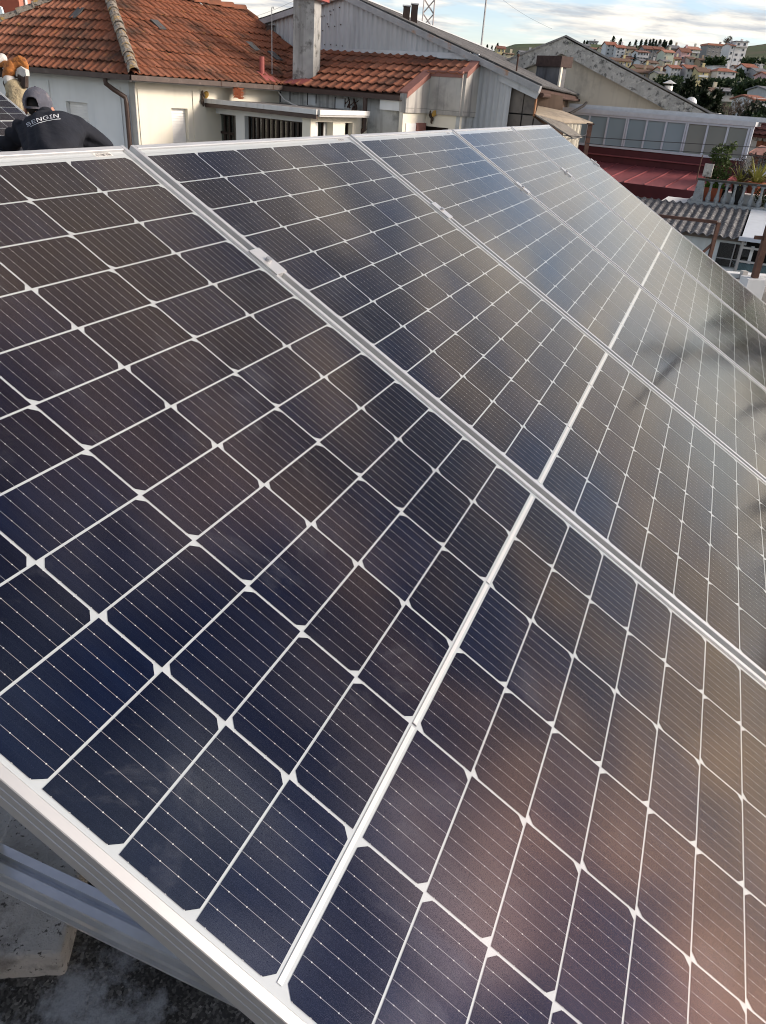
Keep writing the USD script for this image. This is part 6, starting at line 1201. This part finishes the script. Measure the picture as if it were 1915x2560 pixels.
# ================================================================== the worker
pd = 6.1
Q = lambda x, y, d=0.0: P(x, y, pd + d)
zf_ = ROOF_Z + .002
cloth = mat('dark_navy_jacket', (.012, .0145, .022), rough=.85, var=.3, scale=5, bump=.25, bscale=18); skin = mat('skin', (.42, .20, .14), rough=.55, var=.1, scale=20); capm = mat('grey_blue_cap', (.085, .09, .115), rough=.9, var=.2, scale=25, bump=.4, bscale=180, blots=[((.22, .20, .21), 9, .5, .2)]); hairm = mat('dark_hair', (.014, .011, .010), rough=.7, var=.3, scale=60); trous = mat('dark_work_trousers', (.03, .032, .038), rough=.9, var=.25, scale=8); shoe = mat('black_work_boot', (.015, .014, .013), rough=.6, var=.2)
hd = Q(91, 258, .12); sh_l, sh_r = Q(48, 316, .02), Q(196, 308, -.02); spine_t = Q(112, 296, .06); spine_m = Q(128, 325, -.12); hips = Q(140, 400, -.42)
wk = thing('worker', 'worker seen from behind in a dark printed jacket and grey cap, bent over the array', 'person', [hips[0], hips[1], zf_])
el_l, el_r = Q(10, 372, .18), Q(262, 372, .16); wr_l, wr_r = el_l + [.10, .26, -.10], el_r + [-.06, .27, -.10]
hp_l, hp_r = hips + [-.10, .02, -.02], hips + [.10, .02, -.02]; kn_l, kn_r = np.array([hips[0] - .13, hips[1] + .10, zf_ + .50]), np.array([hips[0] + .14, hips[1] + .12, zf_ + .50]); an_l, an_r = np.array([hips[0] - .14, hips[1] - .02, zf_ + .10]), np.array([hips[0] + .16, hips[1] - .02, zf_ + .10])
neck = (hd * .45 + spine_t * .55)
torso = m3.Manifold.batch_hull([m3.Manifold.sphere(r, 28).translate(tuple(map(float, p))) for p, r in ((hips, .165), (spine_m + [0, 0, -.03], .155), (spine_t + [0, .03, -.075], .115), (sh_l + [.045, .02, -.035], .075), (sh_r + [-.045, .02, -.035], .08))])
for ch in ([(sh_l + [.02, .02, -.03], .078), (el_l, .06), (wr_l, .045)], [(sh_r + [-.02, .02, -.03], .084), (el_r, .062), (wr_r, .046)], [(spine_t + [0, .03, -.04], .085), (neck + [0, .02, -.015], .062)]):
    for (p, r), (q, s2) in zip(ch[:-1], ch[1:]): torso = torso + m3.Manifold.batch_hull([m3.Manifold.sphere(r, 20).translate(tuple(map(float, p))), m3.Manifold.sphere(s2, 20).translate(tuple(map(float, q)))])
me_ = torso.refine_to_length(.02).to_mesh(); body = trimesh.Trimesh(np.array(me_.vert_properties)[:, :3], np.array(me_.tri_verts)); trimesh.smoothing.filter_taubin(body, iterations=40)
# creases of the jacket
v = body.vertices; fold = np.sin((v[:, 0] * .8 + v[:, 2] * 1.1) * 46 + 3 * meshkit.fbm(v * 4)) * np.clip(meshkit.fbm(v * 3 + 5) + .35, 0, 1); body.vertices = v + body.vertex_normals * (.012 * fold)[:, None] + body.vertex_normals * (.006 * meshkit.fbm(v * 11))[:, None]
skinmesh = hullchain([[(neck + [0, .02, -.02], .055), (hd + [0, .01, -.02], .062), (hd + [0, .04, .0], .082)], [(hd + [0, .05, -.055], .062), (hd + [0, .09, -.075], .04)], [(hd + [0, .115, -.03], .012), (hd + [0, .13, -.045], .012)],
    [(wr_l, .032), (wr_l + [.02, .05, -.02], .038)], [(wr_r, .032), (wr_r + [-.02, .05, -.02], .038)]] + [[(w_ + [(.02 if s_ > 0 else -.02), .05, -.02], .030), (w_ + [(k - 1.5) * .021 + .02 * s_, .10, -.03], .0105), (w_ + [(k - 1.5) * .022 + .02 * s_, .135 + (.012 if k in (1, 2) else 0), -.055], .009), (w_ + [(k - 1.5) * .022 + .02 * s_, .145, -.085], .008)] for w_, s_ in ((wr_l, 1), (wr_r, -1)) for k in range(4)] + [[(w_ + [.03 * s_, .04, -.02], .015), (w_ + [.06 * s_, .075, -.04], .011), (w_ + [.055 * s_, .10, -.065], .009)] for w_, s_ in ((wr_l, 1), (wr_r, -1))], .009, 4)
# the body is one surface: trousers, boots, jacket and skin meet inside it
wb_ = obj('body', skinmesh, skin, wk, smooth=60)
ears = []
for s_ in (-1, 1):
    e = trimesh.creation.icosphere(2, 1.0); e.apply_scale([.012, .022, .033]); e.apply_transform(trimesh.transformations.rotation_matrix(-.35 * s_, [0, 0, 1])); e.apply_translation(hd + [.098 * s_, .03, -.05]); obj('ear', e, skin, wk, smooth=60)
obj('jacket', body, cloth, wk, smooth=70)
obj('trousers', hullchain([[(hips + [0, 0, -.05], .15), (hp_l, .12), (kn_l, .075), (an_l, .055)], [(hips + [0, 0, -.05], .15), (hp_r, .12), (kn_r, .075), (an_r, .055)]], .03, 8), trous, wk, smooth=60)
for a_ in (an_l, an_r):
    bt = hullchain([[(a_, .05), (a_ + [0, -.03, -.05], .048), (a_ + [0, .12, -.062], .036)]], .015, 3); bt.vertices[:, 2] = np.maximum(bt.vertices[:, 2], zf_); obj('boot', bt, shoe, wk, smooth=50)
hr = trimesh.creation.icosphere(3, 1.0); hr.apply_scale([.083, .088, .082]); hr.apply_translation(hd + [0, .022, -.022]); obj('hair', hr, hairm, wk, smooth=60)
# baseball cap worn the usual way: crown with the rear cut-out, strap, button, visor beyond the head
cap = trimesh.creation.icosphere(4, 1.0); cv = cap.vertices; keep = []
ccen = hd + np.array([0, .02, .0]); rad = np.array([.098, .108, .102])
fc = cap.triangles_center
inarch = (np.abs(fc[:, 0]) < .46) & (fc[:, 1] < -.2) & (fc[:, 2] < .12 + .42 * np.sqrt(np.clip(1 - (fc[:, 0] / .46) ** 2, 0, 1)) - .12)
strap_z = (fc[:, 2] < -.18)
sel = (fc[:, 2] > -.34) & ~(inarch & ~strap_z)
outer = cv * rad + ccen + (cv * (.05 * meshkit.fbm(cv * 2.2))[:, None]) * rad; inner = cv * (rad - .006) + ccen
ff = cap.faces[sel]; capmesh = trimesh.Trimesh(np.vstack([outer, inner]), np.vstack([ff, ff[:, ::-1] + len(cv)]), process=False); hat = obj('cap', capmesh, capm, wk, smooth=50)
bt = trimesh.creation.icosphere(2, .009); bt.apply_translation(ccen + [0, 0, .103]); obj('button', bt, capm, hat)
obj('visor', prism([ccen + [-.075, .085, -.03], ccen + [-.06, .15, -.035], ccen + [0, .175, -.035], ccen + [.06, .15, -.035], ccen + [.075, .085, -.03]], np.array([0, 0, .006])), capm, hat)
# print on the back: letters laid on the jacket surface
print_m = mat('white_print', (.66, .70, .74), rough=.8, var=.06)
tri = body.triangles; tn0 = body.face_normals
def ontoback(px, py):
    d = ray(px, py); d = d / np.linalg.norm(d); e1, e2 = tri[:, 1] - tri[:, 0], tri[:, 2] - tri[:, 0]; h = np.cross(d, e2); a = (e1 * h).sum(1); a = np.where(abs(a) < 1e-12, 1e-12, a); s = -tri[:, 0]; u = (s * h).sum(1) / a; q = np.cross(s, e1); v = (q @ d) / a; tt = (e2 * q).sum(1) / a
    ok = (u >= 0) & (v >= 0) & (u + v <= 1) & (tt > .1)
    return d * ((tt[ok].min() if ok.any() else np.nan) - .006)
arc = np.array([(64, 321), (80, 311), (97, 304), (116, 299), (139, 295), (167, 293)]); al = np.r_[0, np.cumsum(np.linalg.norm(np.diff(arc, axis=0), axis=1))]
def along(s, up):
    p = np.array([np.interp(s, al, arc[:, 0]), np.interp(s, al, arc[:, 1])]); q = np.array([np.interp(s + 1, al, arc[:, 0]), np.interp(s + 1, al, arc[:, 1])]); tdir = unit(q - p) if s < al[-1] - 1 else unit(arc[-1] - arc[-2]); return p + np.array([tdir[1], -tdir[0]]) * up
def lettering(text, s0, s1, hgt, up0, name):
    tm = meshkit.text_mesh(text, 1.0); v, F, _ = meshkit.arrays(tm, False); v = np.array(v, float); F = np.array(F)
    lo, hi = v.min(0), v.max(0); 
    zs = v[:, 2]; keep = np.abs(trimesh.Trimesh(v, F, process=False).face_normals[:, 2]) > .9; keep &= v[F].mean(1)[:, 2] > (lo[2] + hi[2]) / 2
    tm = trimesh.Trimesh(v, F[keep], process=False); tm.remove_unreferenced_vertices(); tm = tm.subdivide_to_size(0.3); v = tm.vertices
    uv = np.c_[s0 + (v[:, 0] - lo[0]) / (hi[0] - lo[0]) * (s1 - s0), up0 + (v[:, 1] - lo[1]) / (hi[1] - lo[1]) * hgt]
    w_ = np.array([ontoback(*along(a, b)) for a, b in uv]); ok = ~np.isnan(w_).any(1); f2 = tm.faces[ok[tm.faces].all(1)]
    if len(f2): obj(name, trimesh.Trimesh(np.nan_to_num(w_), f2, process=False), print_m, wk)
lettering('SENGIN', 6, al[-1] - 20, 9.5, 0.6, 'lettering')
try:
    strip = np.array([[ontoback(*along(s, -3.6)), ontoback(*along(s, -2.4))] for s in np.linspace(12, al[-1] - 16, 26)]); ok = ~np.isnan(strip).any((1, 2)); strip = strip[ok]; n = len(strip); obj('print_line', trimesh.Trimesh(strip.reshape(-1, 3), np.array([f for i in range(n - 1) for f in ((2 * i, 2 * i + 1, 2 * i + 3), (2 * i, 2 * i + 3, 2 * i + 2))]), process=False), print_m, wk)
except Exception: pass

# ================================================================== beyond the right border: what the glass mirrors
bare_tree('tall bare tree right of the picture, mirrored in the glass', [5.6, 7.4, zlow - .6], 7.6, .36, np.random.default_rng(77), 3, m=leafmat('dark_twigs', (.03, .025, .02), (.06, .05, .04), 0), r0=.2)
nh = thing('neighbour_house', 'plain cream neighbouring house right of the picture', 'house', [24, 16, zlow - .6]); obj('wall', bx(20, 30, 9, 20, zlow - .6, -.2), wall_cream, nh)
obj('roof', prism([np.array([19.6, 8.6, -.197]), np.array([19.6, 14.5, 1.6]), np.array([19.6, 20.4, -.197])], np.array([10.8, 0, 0])), RM['rust'], nh)
for k in range(3): f = obj('window', bx(19.94, 19.997, 10.5 + 3 * k, 11.6 + 3 * k, -2.4, -1.1), wood_m, nh)

sb = thing('stair_head', 'plain grey wall block added unseen behind the camera to shade the panel frame sides', 'added wall', [-1, -3.2, ROOF_Z]); obj('wall', bx(-6.5, 2.2, -4.6, -2.6, ROOF_Z - .2, .9), conc_m, sb); obj('coping', bx(-6.6, 2.3, -4.7, -2.5, .903, .98), soffit_m, sb)  # added unseen block, keeps sky light off the frame sides facing it
